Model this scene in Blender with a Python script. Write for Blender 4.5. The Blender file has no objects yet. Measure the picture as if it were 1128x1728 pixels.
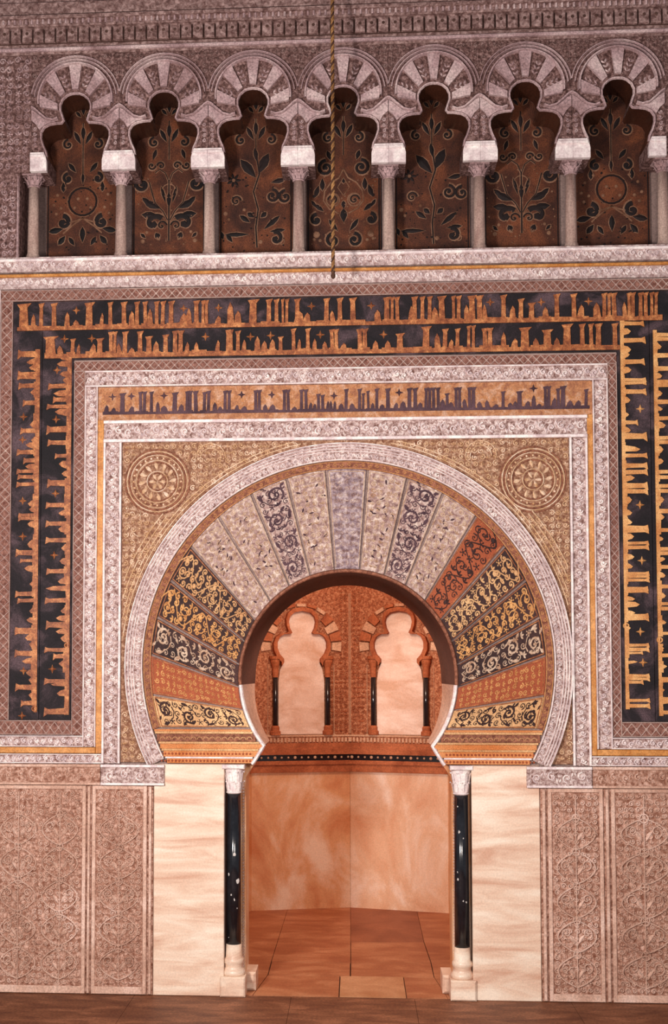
import bpy, math, random
from mathutils import Vector
from mathutils.geometry import tessellate_polygon
random.seed(7)
PI = math.pi
SC = bpy.context.scene
COL = SC.collection

# ------------------------------------------------------------------ camera
F_PX = 2200.0
YAW = math.atan(0.066); PIT = math.atan(0.056)
CAM = Vector((0.06, -11.0, 2.79))
def _axes():
    cy, sy, ct, st = math.cos(YAW), math.sin(YAW), math.cos(PIT), math.sin(PIT)
    f = Vector((-sy*ct, cy*ct, st)); r = Vector((cy, sy, 0)); u = r.cross(f)
    return f, r, u
AF, AR, AU = _axes()
_n = Vector((0, 1, 0))
PCX = 600 - F_PX*AR.dot(_n)/AF.dot(_n)
PCY = 1115 + F_PX*AU.dot(_n)/AF.dot(_n)
cam_d = bpy.data.cameras.new('camera'); cam = bpy.data.objects.new('camera', cam_d); COL.objects.link(cam)
cam.location = CAM; cam.rotation_euler = (PI/2+PIT, 0, YAW)
cam_d.sensor_fit = 'VERTICAL'; cam_d.sensor_height = 36.0; cam_d.lens = F_PX/1728*36
cam_d.shift_x = (564-PCX)/1728; cam_d.shift_y = (PCY-864)/1728
SC.camera = cam

# ------------------------------------------------------------------ world, lights, exposure
w = bpy.data.worlds.new('world'); SC.world = w; w.use_nodes = True
w.node_tree.nodes['Background'].inputs[0].default_value = (0.60, 0.58, 0.62, 1)
w.node_tree.nodes['Background'].inputs[1].default_value = 0.42
def area_light(name, loc, target, power, size, col):
    d = bpy.data.lights.new(name, 'AREA'); d.energy = power; d.shape = 'DISK'; d.size = size; d.color = col
    o = bpy.data.objects.new(name, d); COL.objects.link(o); o.location = loc
    o.rotation_euler = (Vector(target)-Vector(loc)).to_track_quat('-Z', 'Y').to_euler()
    return o
area_light('nave_light', (-2.8, -7.4, 3.7), (0.0, 0, 3.4), 560, 0.9, (1.0, 0.90, 0.83))
area_light('nave_light', (1.3, -7.2, 3.4), (0.2, 0, 3.4), 215, 1.2, (1.0, 0.88, 0.80))
def point_light(loc, power, col, r=0.12):
    d = bpy.data.lights.new('niche_lamp', 'POINT'); d.energy = power; d.color = col; d.shadow_soft_size = r
    o = bpy.data.objects.new('niche_lamp', d); COL.objects.link(o); o.location = loc
point_light((-0.1, 1.35, 4.1), 150, (1.0, 0.84, 0.68), 0.35)
vs = SC.view_settings
vs.view_transform = 'Standard'; vs.look = 'None'; vs.gamma = 1; vs.use_curve_mapping = False
vs.exposure = 0.0

# ------------------------------------------------------------------ pixel readings of the photograph -> metres on the wall
def W(px, py, d=0.0):
    v = AF + AR*((px-PCX)/F_PX) - AU*((py-PCY)/F_PX)
    return CAM + v*((d-CAM.y)/v.y)
def X(px, py=900, d=0.0): return W(px, py, d).x
def Z(py, d=0.0, px=588): return W(px, py, d).z
S = Z(1100)-Z(1101)          # metres per pixel near the doorway

# ------------------------------------------------------------------ materials
def lin(c): return tuple(((v/255)/12.92 if v/255 <= .04045 else ((v/255+.055)/1.055)**2.4) for v in c)+(1,)
def mat(name, c1, c2, c3=None, scale=1.6, fine=70, bump=.25, rough=.75, metal=0, dist=.004, streak=None, fine_amt=.35, spec=.3):
    m = bpy.data.materials.new(name); m.use_nodes = True; nt = m.node_tree; N = nt.nodes; L = nt.links
    b = N['Principled BSDF']
    b.inputs['Roughness'].default_value = rough; b.inputs['Metallic'].default_value = metal
    b.inputs['Specular IOR Level'].default_value = spec
    g = N.new('ShaderNodeNewGeometry'); mp = N.new('ShaderNodeMapping'); L.new(g.outputs['Position'], mp.inputs['Vector'])
    if streak: mp.inputs['Scale'].default_value = streak
    n1 = N.new('ShaderNodeTexNoise'); n1.inputs['Scale'].default_value = scale; n1.inputs['Detail'].default_value = 6
    n1.inputs['Roughness'].default_value = .6; n1.inputs['Distortion'].default_value = .6
    L.new(mp.outputs[0], n1.inputs['Vector'])
    r = N.new('ShaderNodeValToRGB'); e = r.color_ramp.elements
    e[0].position = .34; e[0].color = lin(c1); e[1].position = .66; e[1].color = lin(c2)
    if c3: k = e.new(.5); k.color = lin(c3)
    L.new(n1.outputs['Fac'], r.inputs['Fac'])
    n2 = N.new('ShaderNodeTexNoise'); n2.inputs['Scale'].default_value = fine; n2.inputs['Detail'].default_value = 4
    n2.inputs['Roughness'].default_value = .7
    L.new(g.outputs['Position'], n2.inputs['Vector'])
    mr = N.new('ShaderNodeMapRange'); mr.inputs[1].default_value = .3; mr.inputs[2].default_value = .7
    mr.inputs[3].default_value = 1-fine_amt; mr.inputs[4].default_value = 1+fine_amt
    L.new(n2.outputs['Fac'], mr.inputs[0])
    mx = N.new('ShaderNodeVectorMath'); mx.operation = 'SCALE'
    L.new(r.outputs[0], mx.inputs[0]); L.new(mr.outputs[0], mx.inputs['Scale']); L.new(mx.outputs[0], b.inputs['Base Color'])
    if bump:
        bp = N.new('ShaderNodeBump'); bp.inputs['Strength'].default_value = bump; bp.inputs['Distance'].default_value = dist
        L.new(n2.outputs['Fac'], bp.inputs['Height']); L.new(bp.outputs[0], b.inputs['Normal'])
    return m
M = {}
M['stucco'] = mat('white_stucco', (206,186,188), (250,244,240), (232,218,218), fine=60, fine_amt=.22, scale=9)
M['stucco_dim'] = mat('weathered_stucco', (140,110,106), (214,198,194), (180,158,156), fine_amt=.3, scale=30)
M['stucco_ground'] = mat('stucco_ground', (104,68,60), (222,208,204), (172,146,142), fine=70, fine_amt=.3, scale=40, bump=.6, dist=.008)
M['arcade'] = mat('arcade_stucco', (146,116,116), (210,188,186), (178,150,152), bump=.5, fine_amt=.5, fine=60, scale=2.4)
M['arcade_carved'] = mat('arcade_carving', (66,42,38), (168,136,132), (112,82,78), fine=48, bump=1.0, fine_amt=.3, dist=.012, scale=36)
M['cornice'] = mat('cornice_stucco', (92,64,60), (178,150,146), (134,106,102), bump=.6, fine=50, fine_amt=.3, scale=26)
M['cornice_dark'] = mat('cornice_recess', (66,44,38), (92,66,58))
M['panel_ground'] = mat('brown_mosaic', (50,26,20), (112,62,38), (78,42,28), fine=110, fine_amt=.7, scale=3)
M['panel_dark'] = mat('dark_mosaic', (14,10,12), (34,22,22), fine=110)
M['panel_gold'] = mat('outline_mosaic', (96,62,44), (140,104,82), fine=110, scale=8)
M['shaft'] = mat('pinkish_marble', (150,120,112), (196,172,160), streak=(6,6,1))
M['gilt'] = mat('gilt_strip', (176,110,50), (214,156,96), (192,132,70), rough=.5, fine_amt=.35, scale=8)
M['ink'] = mat('black_mosaic', (16,13,18), (86,68,74), (32,25,30), scale=3.0, fine=100, fine_amt=.6)
M['gold'] = mat('gold_mosaic', (120,64,38), (196,132,82), (156,92,54), scale=16, fine=100, fine_amt=.5, rough=.5)
M['goldp'] = mat('pale_gold_mosaic', (184,118,64), (226,176,116), (206,146,88), scale=5, fine=120, fine_amt=.4, rough=.5)
M['lattice'] = mat('lattice_ground', (92,50,40), (150,108,96), fine=90, fine_amt=.35, scale=36)
M['lattice_line'] = mat('lattice_lines', (160,130,124), (192,168,158))
M['ochre'] = mat('ochre_mosaic', (146,94,70), (196,156,132), (176,122,84), scale=14, fine=90, fine_amt=.35)
M['letter_dark'] = mat('aubergine_mosaic', (58,38,48), (96,70,78), scale=4, fine=110)
M['spandrel'] = mat('spandrel_ground', (104,62,44), (190,158,134), (142,102,78), scale=34, fine=80, fine_amt=.3, bump=.6)
M['spandrel_gold'] = mat('spandrel_gold', (190,148,106), (236,216,196), (214,180,146), scale=8, fine=80, fine_amt=.3)
M['border'] = mat('dark_red_border', (96,50,36), (158,104,80), fine=100, fine_amt=.4, scale=30)
M['v_dark'] = mat('voussoir_dark', (36,22,24), (70,44,42), fine=100, fine_amt=.6)
M['v_cream'] = mat('voussoir_cream', (186,136,92), (222,184,136), fine=90, fine_amt=.45)
M['v_red'] = mat('voussoir_red', (140,66,40), (166,88,56), fine=110, fine_amt=.5)
M['v_pale'] = mat('voussoir_pale', (116,84,80), (212,194,182), (166,138,132), scale=24, fine=60, fine_amt=.3)  # pale mauve ground of the voussoirs near the crown
M['v_blue'] = mat('voussoir_greyblue', (104,82,90), (190,174,174), (148,128,134), scale=24, fine=60, fine_amt=.3)
M['v_palegold'] = mat('voussoir_pale_gold', (164,124,96), (212,190,168), fine=80, fine_amt=.3, scale=16)
M['v_gold'] = mat('voussoir_gold', (178,120,70), (222,172,112), fine=110, scale=10)
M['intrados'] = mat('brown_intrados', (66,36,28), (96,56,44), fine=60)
M['impost'] = mat('painted_impost', (190,112,58), (212,150,100), fine=90, fine_amt=.4)
M['marble'] = mat('cream_marble', (206,164,140), (240,224,206), (228,200,178), scale=3.0, streak=(.45,1,2.6), fine_amt=.12, bump=.05, rough=.35, spec=.5)
M['niche_marble'] = mat('veined_marble', (200,126,78), (242,214,188), (222,166,120), scale=1.3, streak=(1.4,2,1.0), fine_amt=.12, bump=.03, rough=.4, spec=.4)
M['pale_niche_marble'] = mat('pale_veined_marble', (214,154,114), (248,226,208), (230,188,154), scale=1.3, streak=(1.4,2,1.0), fine_amt=.12, bump=.03, rough=.4, spec=.4)
M['alabaster'] = mat('alabaster', (206,166,140), (236,214,200), scale=3, fine_amt=.12, bump=.02, rough=.5, streak=(1,1,2))
M['dado'] = mat('carved_marble', (182,142,124), (226,196,182), (204,168,150), scale=2.4, fine=55, fine_amt=.35)
M['dado_ground'] = mat('carved_marble_ground', (120,74,56), (208,172,156), (162,120,102), scale=34, fine=60, fine_amt=.25, bump=.6, dist=.008)
M['black'] = mat('black_marble', (16,18,24), (28,30,36), scale=6, fine=40, rough=.16, bump=.02, spec=.6)
M['chip'] = mat('white_chip', (190,184,180), (215,210,205))
M['niche_stucco'] = mat('niche_carving', (126,66,42), (204,148,112), (168,104,72), scale=40, fine=60, bump=.8, fine_amt=.3, dist=.01)
M['niche_cream'] = mat('niche_cream', (186,140,112), (214,176,146), fine_amt=.4)
M['niche_orange'] = mat('niche_moulding', (146,76,44), (182,108,70), fine=60, scale=6)
M['floor'] = mat('brown_floor', (98,56,38), (150,98,70), (120,74,50), scale=2.6, fine=50, rough=.6, fine_amt=.45, streak=(1,3,1))
M['floor_niche'] = mat('terracotta_marble', (158,92,60), (194,134,96), (172,108,72), scale=2.0, fine=50, rough=.55, fine_amt=.18, streak=(1,2.0,1), bump=.05)
M['floor_light'] = mat('pale_terracotta_marble', (176,118,78), (214,164,124), scale=2.0, fine=50, rough=.55, fine_amt=.18, bump=.05)
M['floor_dark'] = mat('dark_terracotta_marble', (136,76,50), (168,104,72), scale=2.0, fine=50, rough=.55, fine_amt=.18, bump=.05)
M['joint'] = mat('dark_joint', (52,28,20), (66,38,28))
M['plaster'] = mat('shell_plaster', (120,100,96), (150,128,122))
M['rope'] = mat('rope_gold', (120,82,46), (176,132,84), fine=120, fine_amt=.5)
M['rope_dark'] = mat('rope_dark', (56,34,26), (86,54,38), fine=120)

# ------------------------------------------------------------------ mesh helpers
class MB:
    def __init__(s): s.v = []; s.f = []
    def box(s, x0, x1, y0, y1, z0, z1):
        n = len(s.v)
        s.v += [(x0,y0,z0),(x1,y0,z0),(x1,y1,z0),(x0,y1,z0),(x0,y0,z1),(x1,y0,z1),(x1,y1,z1),(x0,y1,z1)]
        s.f += [tuple(n+i for i in q) for q in ((0,3,2,1),(4,5,6,7),(0,1,5,4),(1,2,6,5),(2,3,7,6),(3,0,4,7))]
        return s
    def bbox(s, x0, x1, yf, yb, z0, z1, b=.004):
        """slab whose front face (at yf, nearer the camera) has a bevelled edge"""
        if b*2.2 > min(x1-x0, z1-z0): b = min(x1-x0, z1-z0)*.2
        n = len(s.v)
        s.v += [(x0,yb,z0),(x1,yb,z0),(x1,yb,z1),(x0,yb,z1),(x0,yf+b,z0),(x1,yf+b,z0),(x1,yf+b,z1),(x0,yf+b,z1),
                (x0+b,yf,z0+b),(x1-b,yf,z0+b),(x1-b,yf,z1-b),(x0+b,yf,z1-b)]
        s.f += [(n,n+3,n+2,n+1)]
        for i in range(4):
            j = (i+1) % 4
            s.f += [(n+i,n+j,n+4+j,n+4+i),(n+4+i,n+4+j,n+8+j,n+8+i)]
        s.f += [(n+8,n+9,n+10,n+11)]
        return s
    def prism(s, pts, yf, yb):
        """polygon (x, z) extruded from yf (front) to yb (back)"""
        n = len(s.v); k = len(pts)
        s.v += [(p[0], yf, p[1]) for p in pts] + [(p[0], yb, p[1]) for p in pts]
        tr = tessellate_polygon([[Vector((p[0], p[1], 0)) for p in pts]])
        for t in tr:
            s.f += [(n+t[0],n+t[1],n+t[2]), (n+k+t[2],n+k+t[1],n+k+t[0])]
        for i in range(k):
            j = (i+1) % k; s.f += [(n+i,n+k+i,n+k+j,n+j)]
        return s
    def lathe(s, prof, c, seg=20, squash=1):
        n = len(s.v); k = len(prof)
        for i in range(seg):
            a = 2*PI*i/seg
            for r, z in prof: s.v.append((c[0]+r*math.cos(a), c[1]+r*math.sin(a)*squash, c[2]+z))
        for i in range(seg):
            j = (i+1) % seg
            for q in range(k-1): s.f.append((n+i*k+q, n+j*k+q, n+j*k+q+1, n+i*k+q+1))
        s.f.append(tuple(n+i*k+k-1 for i in range(seg))); s.f.append(tuple(n+i*k for i in reversed(range(seg))))
        return s
    def tube(s, pts, r, seg=6):
        n = len(s.v); k = len(pts)
        for i, p in enumerate(pts):
            p = Vector(p); a = Vector(pts[max(0,i-1)]); b = Vector(pts[min(k-1,i+1)]); t = (b-a).normalized()
            up = Vector((0,1,0)) if abs(t.y) < .9 else Vector((1,0,0))
            e1 = t.cross(up).normalized(); e2 = t.cross(e1)
            for q in range(seg):
                an = 2*PI*q/seg; v = p+e1*r*math.cos(an)+e2*r*math.sin(an); s.v.append(tuple(v))
        for i in range(k-1):
            for q in range(seg):
                q2 = (q+1) % seg; s.f.append((n+i*seg+q, n+i*seg+q2, n+(i+1)*seg+q2, n+(i+1)*seg+q))
        s.f.append(tuple(n+q for q in reversed(range(seg)))); s.f.append(tuple(n+(k-1)*seg+q for q in range(seg)))
        return s
    def sphere(s, c, r, seg=8, rings=5):
        prof = [(max(1e-4, r*math.sin(PI*i/rings)), -r*math.cos(PI*i/rings)) for i in range(rings+1)]
        return s.lathe(prof, c, seg)
    def link(s, name, m, parent=None, smooth=False, kind=None, label=None):
        me = bpy.data.meshes.new(name); off = Vector((0,0,0)); p = parent
        while p is not None: off = off+p.location; p = p.parent
        me.from_pydata([tuple(Vector(v)-off) for v in s.v], [], s.f); me.materials.append(M[m])
        if smooth: me.polygons.foreach_set('use_smooth', [True]*len(me.polygons))
        o = bpy.data.objects.new(name, me); COL.objects.link(o); o.parent = parent
        if kind: o['kind'] = kind
        if label: o['label'] = label
        return o
class Orn(MB):
    """carved or inlaid ornament: 2-D strokes and leaves raised from a surface through a map (u, v, h) -> world"""
    def __init__(s, fmap): super().__init__(); s.m = fmap
    def p(s, u, v, h): s.v.append(tuple(s.m(u, v, h))); return len(s.v)-1
    def ribbon(s, pts, w, h=.006, w1=None, h0=0.0):
        k = len(pts); ids = []
        for i, (x, y) in enumerate(pts):
            a = pts[max(0,i-1)]; b = pts[min(k-1,i+1)]; dx, dy = b[0]-a[0], b[1]-a[1]; l = math.hypot(dx,dy) or 1
            nx, ny = -dy/l, dx/l; ww = (w if w1 is None else w+(w1-w)*i/(k-1))/2
            ids.append((s.p(x+nx*ww, y+ny*ww, h0), s.p(x+nx*ww*.45, y+ny*ww*.45, h), s.p(x-nx*ww*.45, y-ny*ww*.45, h), s.p(x-nx*ww, y-ny*ww, h0)))
        for i in range(k-1):
            a, b = ids[i], ids[i+1]
            for q in range(3): s.f.append((a[q], a[q+1], b[q+1], b[q]))
        return s
    def spiral(s, x, y, r, turns=1.3, a0=0, d=1, w=.006, h=.006, tail=0, n=12):
        pts = []
        for i in range(n+1):
            t = i/n; a = a0+d*2*PI*turns*t; rr = r*(1-.82*t); pts.append((x+rr*math.cos(a), y+rr*math.sin(a)))
        s.ribbon(pts, w, h, w*.8); s.disc(x, y, w*.7, h, 5)
        return s
    def leaf(s, x, y, a, L, Wd, h=.008, bend=0.0):
        c, sn = math.cos(a), math.sin(a); ce = None; rim = []
        prof = [(0,0.05),(.25,.62),(.5,1),(.75,.8),(1,0)]
        def q(t, o): 
            bx = bend*L*math.sin(t*PI); return (x+c*t*L-sn*(o+bx), y+sn*t*L+c*(o+bx))
        mid = [s.p(*q(t,0), h if 0 < t < 1 else h*.4) for t, _ in prof]
        lf = [s.p(*q(t,k*Wd/2), 0) for t, k in prof]; rt = [s.p(*q(t,-k*Wd/2), 0) for t, k in prof]
        for i in range(4):
            s.f += [(lf[i],mid[i],mid[i+1],lf[i+1]), (mid[i],rt[i],rt[i+1],mid[i+1])]
        return s
    def disc(s, x, y, r, h=.006, n=8):
        c = s.p(x, y, h); rim = [s.p(x+r*math.cos(2*PI*i/n), y+r*math.sin(2*PI*i/n), 0) for i in range(n)]
        top = [s.p(x+.7*r*math.cos(2*PI*i/n), y+.7*r*math.sin(2*PI*i/n), h*.9) for i in range(n)]
        for i in range(n):
            j = (i+1) % n; s.f += [(rim[i],rim[j],top[j],top[i]), (top[i],top[j],c)]
        return s
    def ring(s, x, y, r, w, h=.006, n=24, a0=0, a1=2*PI):
        return s.ribbon([(x+r*math.cos(a0+(a1-a0)*i/n), y+r*math.sin(a0+(a1-a0)*i/n)) for i in range(n+1)], w, h)
    def star(s, x, y, r, h=.006):
        c = s.p(x, y, h); rim = []
        for i in range(8):
            rr = r if i % 2 == 0 else r*.36; rim.append(s.p(x+rr*math.sin(PI*i/4), y+rr*math.cos(PI*i/4), 0))
        for i in range(8): s.f.append((rim[i], rim[(i+1) % 8], c))
        return s
    def scallop(s, L, w0, unit, w=.004, h=.006):
        pass
def flat(y0=0.0): return lambda u, v, h: (u, y0-h, v)
def tag(o, label, cat, group=None):
    o['label'] = label; o['category'] = cat
    if group: o['group'] = group
    return o
def thing(name, label, cat, loc=(0,0,0), group=None):
    o = bpy.data.objects.new(name, None); COL.objects.link(o); o.location = loc; o.empty_display_size = .1
    return tag(o, label, cat, group)
def struct(name, mb, m):
    o = mb.link(name, m); o['kind'] = 'structure'; return o
def dup(o, parent=None):
    c = o.copy(); COL.objects.link(c); c.parent = parent
    for ch in list(o.children): dup(ch, c)
    return c
def arc(cx, cz, r, a0, a1, n): return [(cx+r*math.cos(a0+(a1-a0)*i/n), cz+r*math.sin(a0+(a1-a0)*i/n)) for i in range(n+1)]

def scroll_run(o, x0, z0, x1, z1, width, unit, w, h, leafs=True):
    """running scroll of alternate spirals and leaves along a straight band"""
    L = math.hypot(x1-x0, z1-z0); n = max(1, round(L/unit)); ux, uz = (x1-x0)/L, (z1-z0)/L; vx, vz = -uz, ux; a0 = math.atan2(uz, ux)
    for i in range(n):
        t = (i+.5)*L/n; sg = 1 if i % 2 else -1; r = min(width*.36, L/n*.42)
        cx, cz = x0+ux*t+vx*sg*width*.06, z0+uz*t+vz*sg*width*.06
        o.spiral(cx, cz, r, 1.15, a0+sg*PI/2, sg, w, h, n=9)
        if leafs:
            o.leaf(cx+ux*L/n*.30-vx*sg*width*.1, cz+uz*L/n*.30-vz*sg*width*.1, a0-sg*1.2, width*.34, width*.14, h)
            o.leaf(cx-ux*L/n*.40+vx*sg*width*.02, cz-uz*L/n*.40+vz*sg*width*.02, a0+sg*1.9, width*.34, width*.13, h)
def arabesque(o, x0, x1, z0, z1, cell, w, h, inside=None, mirror=False, seed=1):
    rnd = random.Random(seed); xm = (x0+x1)/2
    nx = max(1, round((x1-x0)/cell)); nz = max(1, round((z1-z0)/cell)); sx, sz = (x1-x0)/nx, (z1-z0)/nz
    for j in range(nz):
        for i in range(nx):
            cx, cz = x0+(i+.5)*sx, z0+(j+.5)*sz
            if inside and not inside(cx, cz): continue
            mi = (nx-1-i) if (mirror and i >= nx/2) else i
            rr = random.Random(seed*977+mi*31+j*101); sg = 1 if (mi+j) % 2 else -1
            if mirror and i >= nx/2: sg2 = -sg
            else: sg2 = sg
            a = rr.choice((0, .8, 1.6, 2.4, 3.1)); a = PI-a if sg2 != sg else a
            kind = rr.random(); c = cell
            jx = (rr.random()-.5)*.25*cell*(1 if sg2 == sg else -1); jz = (rr.random()-.5)*.25*cell
            if kind < .62:
                o.spiral(cx+jx, cz+jz, c*.44, 1.25, a, sg2, w, h, n=10)
                o.leaf(cx+jx+c*.45*math.cos(a), cz+jz+c*.45*math.sin(a), a+sg2*2.2, c*.5, c*.2, h)
            elif kind < .85:
                for q in (-.9, 0, .9): o.leaf(cx+jx, cz+jz-c*.25, PI/2+q, c*.6, c*.24, h)
            else:
                o.disc(cx, cz, c*.16, h, 6)
                for q in range(5): o.leaf(cx+c*.14*math.cos(q*1.257), cz+c*.14*math.sin(q*1.257), q*1.257, c*.3, c*.18, h*.8)
def fillet(mb, x0, x1, z0, z1, y, h): mb.bbox(x0, x1, y-h, y+.001, z0, z1, min(h*.4, .004))

# ------------------------------------------------------------------ shell of the room
XL, XR = X(-420), X(1480)
ZSILL = Z(428); DP = .34                       # arcade: back wall lies DP behind the face
OX = X(587, 1150); OZ = Z(1145); OR = 180*S    # horseshoe opening
JW = 175*S; NW = 208*S                         # half widths of the doorway between jambs and between the marble slabs
IMPZ = Z(1290); FOOTZ = Z(1258)
TH = .5
ZTOP = Z(-330)
af = math.asin((FOOTZ-OZ)/OR)
horse = arc(OX, OZ, OR, af, PI-af, 60)
fx = horse[0][0]-OX
hole = [(OX-NW, 0), (OX-NW, IMPZ), (OX-.80, IMPZ), (OX-.745, Z(1272)), ] + horse[::-1] + [(OX+.745, Z(1272)), (OX+.80, IMPZ), (OX+NW, IMPZ), (OX+NW, 0)]
pl = [(XL,0)] + hole + [(XR,0),(XR,ZSILL),(XL,ZSILL)]
struct('wall_back', MB().prism(pl, .02, TH), 'plaster')
struct('wall_back.001', MB().box(XL, XR, DP+.02, TH, ZSILL, ZTOP), 'plaster')
struct('floor', MB().box(XL, XR, -11.6, 5.2, -.12, -.012), 'joint')
struct('ceiling', MB().box(XL, XR, -4.0, TH, ZTOP, ZTOP+.2), 'plaster')
fl = bpy.data.objects['floor']
# paving of the nave
rnd = random.Random(3)
y = .018; rows = [1.0, .9, 1.1, .95, 1.05, 1.0, 1.2, 1.1, 1.2, 1.1, 1.0]
for r_, dy in enumerate(rows):
    x = XL+rnd.random()*.8
    xs = [XL]+[XL+.5+rnd.random()*.5+k*1.3 for k in range(int((XR-XL-.6)/1.3))]+[XR]
    for a, b in zip(xs[:-1], xs[1:]):
        MB().box(a+.0015, b-.0015, y-dy+.0015, y-.0015, -.012, 0.0).link('paving_slab', 'floor', fl)
    y -= dy
# paving of the niche
def quad_slab(pts, m='floor_niche'):
    n = MB(); k = len(pts); cx = sum(p[0] for p in pts)/k; cy = sum(p[1] for p in pts)/k
    q = []
    for p in pts: l_ = math.hypot(cx-p[0], cy-p[1]); q.append((p[0]+(cx-p[0])/l_*.007, p[1]+(cy-p[1])/l_*.007))
    n.v = [(p[0],p[1],-.012) for p in q]+[(p[0],p[1],0.0) for p in q]
    n.f = [tuple(range(k))[::-1], tuple(range(k,2*k))]+[(i,(i+1)%k,k+(i+1)%k,k+i) for i in range(k)]
    return n.link('paving_slab', m, fl)
def fp(px, py): # point of the floor
    v = AF + AR*((px-PCX)/F_PX) - AU*((py-PCY)/F_PX); t = -CAM.z/v.z; p = CAM+v*t; return (p.x, p.y)
NA = (X(592,1522,4.0), 4.0)
nv = [(NA[0]-1.12, 3.72), NA, (NA[0]+1.10, 3.72), (OX+1.62, 2.7), (OX+1.5, 1.3), (OX+JW+.02, TH)]
nvl = [(OX-JW-.02, TH), (OX-1.5, 1.3), (OX-1.62, 2.7)]
NPOLY = nvl+nv
g1 = fp(488,1527); g2 = fp(426,1668); g3 = fp(702,1528); g4 = fp(752,1668)
m1 = fp(592,1590); m2 = fp(716,1590); m0 = fp(592,1522); m3 = fp(592,1625); m4 = fp(728,1625); m5 = fp(452,1632); m6 = fp(575,1632); m7 = fp(575,1655)
YF = .03
quad_slab([g1, m0, m3, (m5[0]+.02, m3[1])])
quad_slab([m0, g3, m2, m1], 'floor_dark'); quad_slab([m1, m2, m4, m3])
quad_slab([(m5[0]+.02, m3[1]), m3, (m3[0], .75), (g2[0]+.1, .75)])
quad_slab([m3, m4, (g4[0]-.07, .75), (m3[0], .75)])
quad_slab([(g2[0]+.1, .75), (OX-.08, .75), (OX-.08, YF), (g2[0]+.02, YF)]); quad_slab([(OX-.08, .75), (OX+.48, .75), (OX+.48, YF), (OX-.08, YF)], 'floor_light')
quad_slab([(OX+.48, .75), (g4[0]-.07, .75), (g4[0], YF), (OX+.48, YF)])
quad_slab([(-1.7, 2.7), (nv[0][0], nv[0][1]), g1, (m5[0]+.02, m3[1]), (g2[0]+.1, .75), (g2[0]+.02, YF), (OX-JW-.02, YF), (OX-JW-.02, .5), (OX-1.5, 1.3)])
quad_slab([(1.7, 2.7), (nv[2][0], nv[2][1]), g3, m2, m4, (g4[0]-.07, .75), (g4[0], YF), (OX+JW+.02, YF), (OX+JW+.02, .5), (OX+1.5, 1.3)][::-1])
# niche chamber walls: upper carved zone
NCB = Z(1240, 3.85)          # foot of the carved upper wall
NMT = Z(1303, 3.85)          # top of the marble lining
def wall_strip(mb, p, q, z0, z1, t=.12, off=0.0):
    """slab standing on the line p-q of the plan, thickness outward"""
    dx, dy = q[0]-p[0], q[1]-p[1]; l = math.hypot(dx,dy); nx, ny = -dy/l, dx/l   # left-hand normal = outward for our winding
    a = (p[0]-nx*off, p[1]-ny*off); b = (q[0]-nx*off, q[1]-ny*off); c = (q[0]+nx*t, q[1]+ny*t); d = (p[0]+nx*t, p[1]+ny*t)
    n = len(mb.v); mb.v += [(a[0],a[1],z0),(b[0],b[1],z0),(c[0],c[1],z0),(d[0],d[1],z0),(a[0],a[1],z1),(b[0],b[1],z1),(c[0],c[1],z1),(d[0],d[1],z1)]
    mb.f += [tuple(n+i for i in qd) for qd in ((0,3,2,1),(4,5,6,7),(0,1,5,4),(1,2,6,5),(2,3,7,6),(3,0,4,7))]
NTOP = 4.75
mb = MB()
for a, b in zip(NPOLY[:-1], NPOLY[1:]): wall_strip(mb, a, b, 0.0, NTOP)
wn = struct('wall_niche', mb, 'niche_stucco')
mb = MB(); n = len(NPOLY); mb.v = [(p[0],p[1],NTOP) for p in NPOLY]+[(OX,2.2,NTOP+.9)]; mb.f = [(i,(i+1)%n,n) for i in range(n)]
struct('ceiling.001', mb, 'niche_cream')
# ------------------------------------------------------------------ niche: marble lining, cornice, blind arches
lab = {2:'tall veined marble slab lining the left wall of the niche', 3:'orange veined marble slab, left one of the two at the back of the niche',
       4:'pale orange veined marble slab, right one of the two at the back of the niche', 5:'tall veined marble slab lining the right wall of the niche'}
for i in (2,3,4,5):
    a, b = NPOLY[i], NPOLY[i+1]; m_ = MB(); f = .006
    a2 = (a[0]+(b[0]-a[0])*f, a[1]+(b[1]-a[1])*f); b2 = (b[0]-(b[0]-a[0])*f, b[1]-(b[1]-a[1])*f)
    wall_strip(m_, a2, b2, 0.0, NMT, -.002, .022); o = m_.link('marble_slab', 'pale_niche_marble' if i == 4 else 'niche_marble'); tag(o, lab[i], 'marble slab')
cz = lambda py: Z(py, 3.85)
ncor = thing('niche_cornice', 'orange moulded cornice with a black beaded strip around the niche wall', 'cornice', (NA[0], 3.85, NMT))
layers = [('lower_moulding', 'niche_orange', 1303, 1290, .055), ('lower_moulding', 'niche_orange', 1290, 1283.5, .075), ('beaded_strip', 'black', 1283.5, 1273, .06),
          ('cove', 'niche_orange', 1273, 1264, .09), ('upper_moulding', 'niche_orange', 1264, 1254, .075), ('carved_strip', 'niche_stucco', 1254, 1243, .05), ('top_fillet', 'niche_cream', 1243, 1240.5, .06)]
for nm, m_, p0, p1, off in layers:
    mb = MB()
    for i in (2,3,4,5): wall_strip(mb, NPOLY[i], NPOLY[i+1], cz(p0), cz(p1), -.001, off)
    mb.link(nm, m_, ncor)
mb = MB(); de = MB()
for i in (3,4):
    a, b = Vector(NPOLY[i]), Vector(NPOLY[i+1]); L = (b-a).length; t = (b-a)/L; nn = Vector((t.y, -t.x)); k = int(L/.075)
    for j in range(k):
        c = a+t*(j+.5)*L/k+nn*.064; mb.sphere((c.x, c.y, cz(1278)), .013 if j % 3 else .019, 7, 4)
    k = int(L/.04)
    for j in range(k):
        c = a+t*(j+.5)*L/k+nn*.058; de.box(c.x-.011, c.x+.011, c.y-.008, c.y+.02, cz(1252), cz(1245))
mb.link('beads', 'niche_cream', ncor, kind='stuff'); de.link('small_dentils', 'niche_cream', ncor, kind='stuff')

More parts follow.
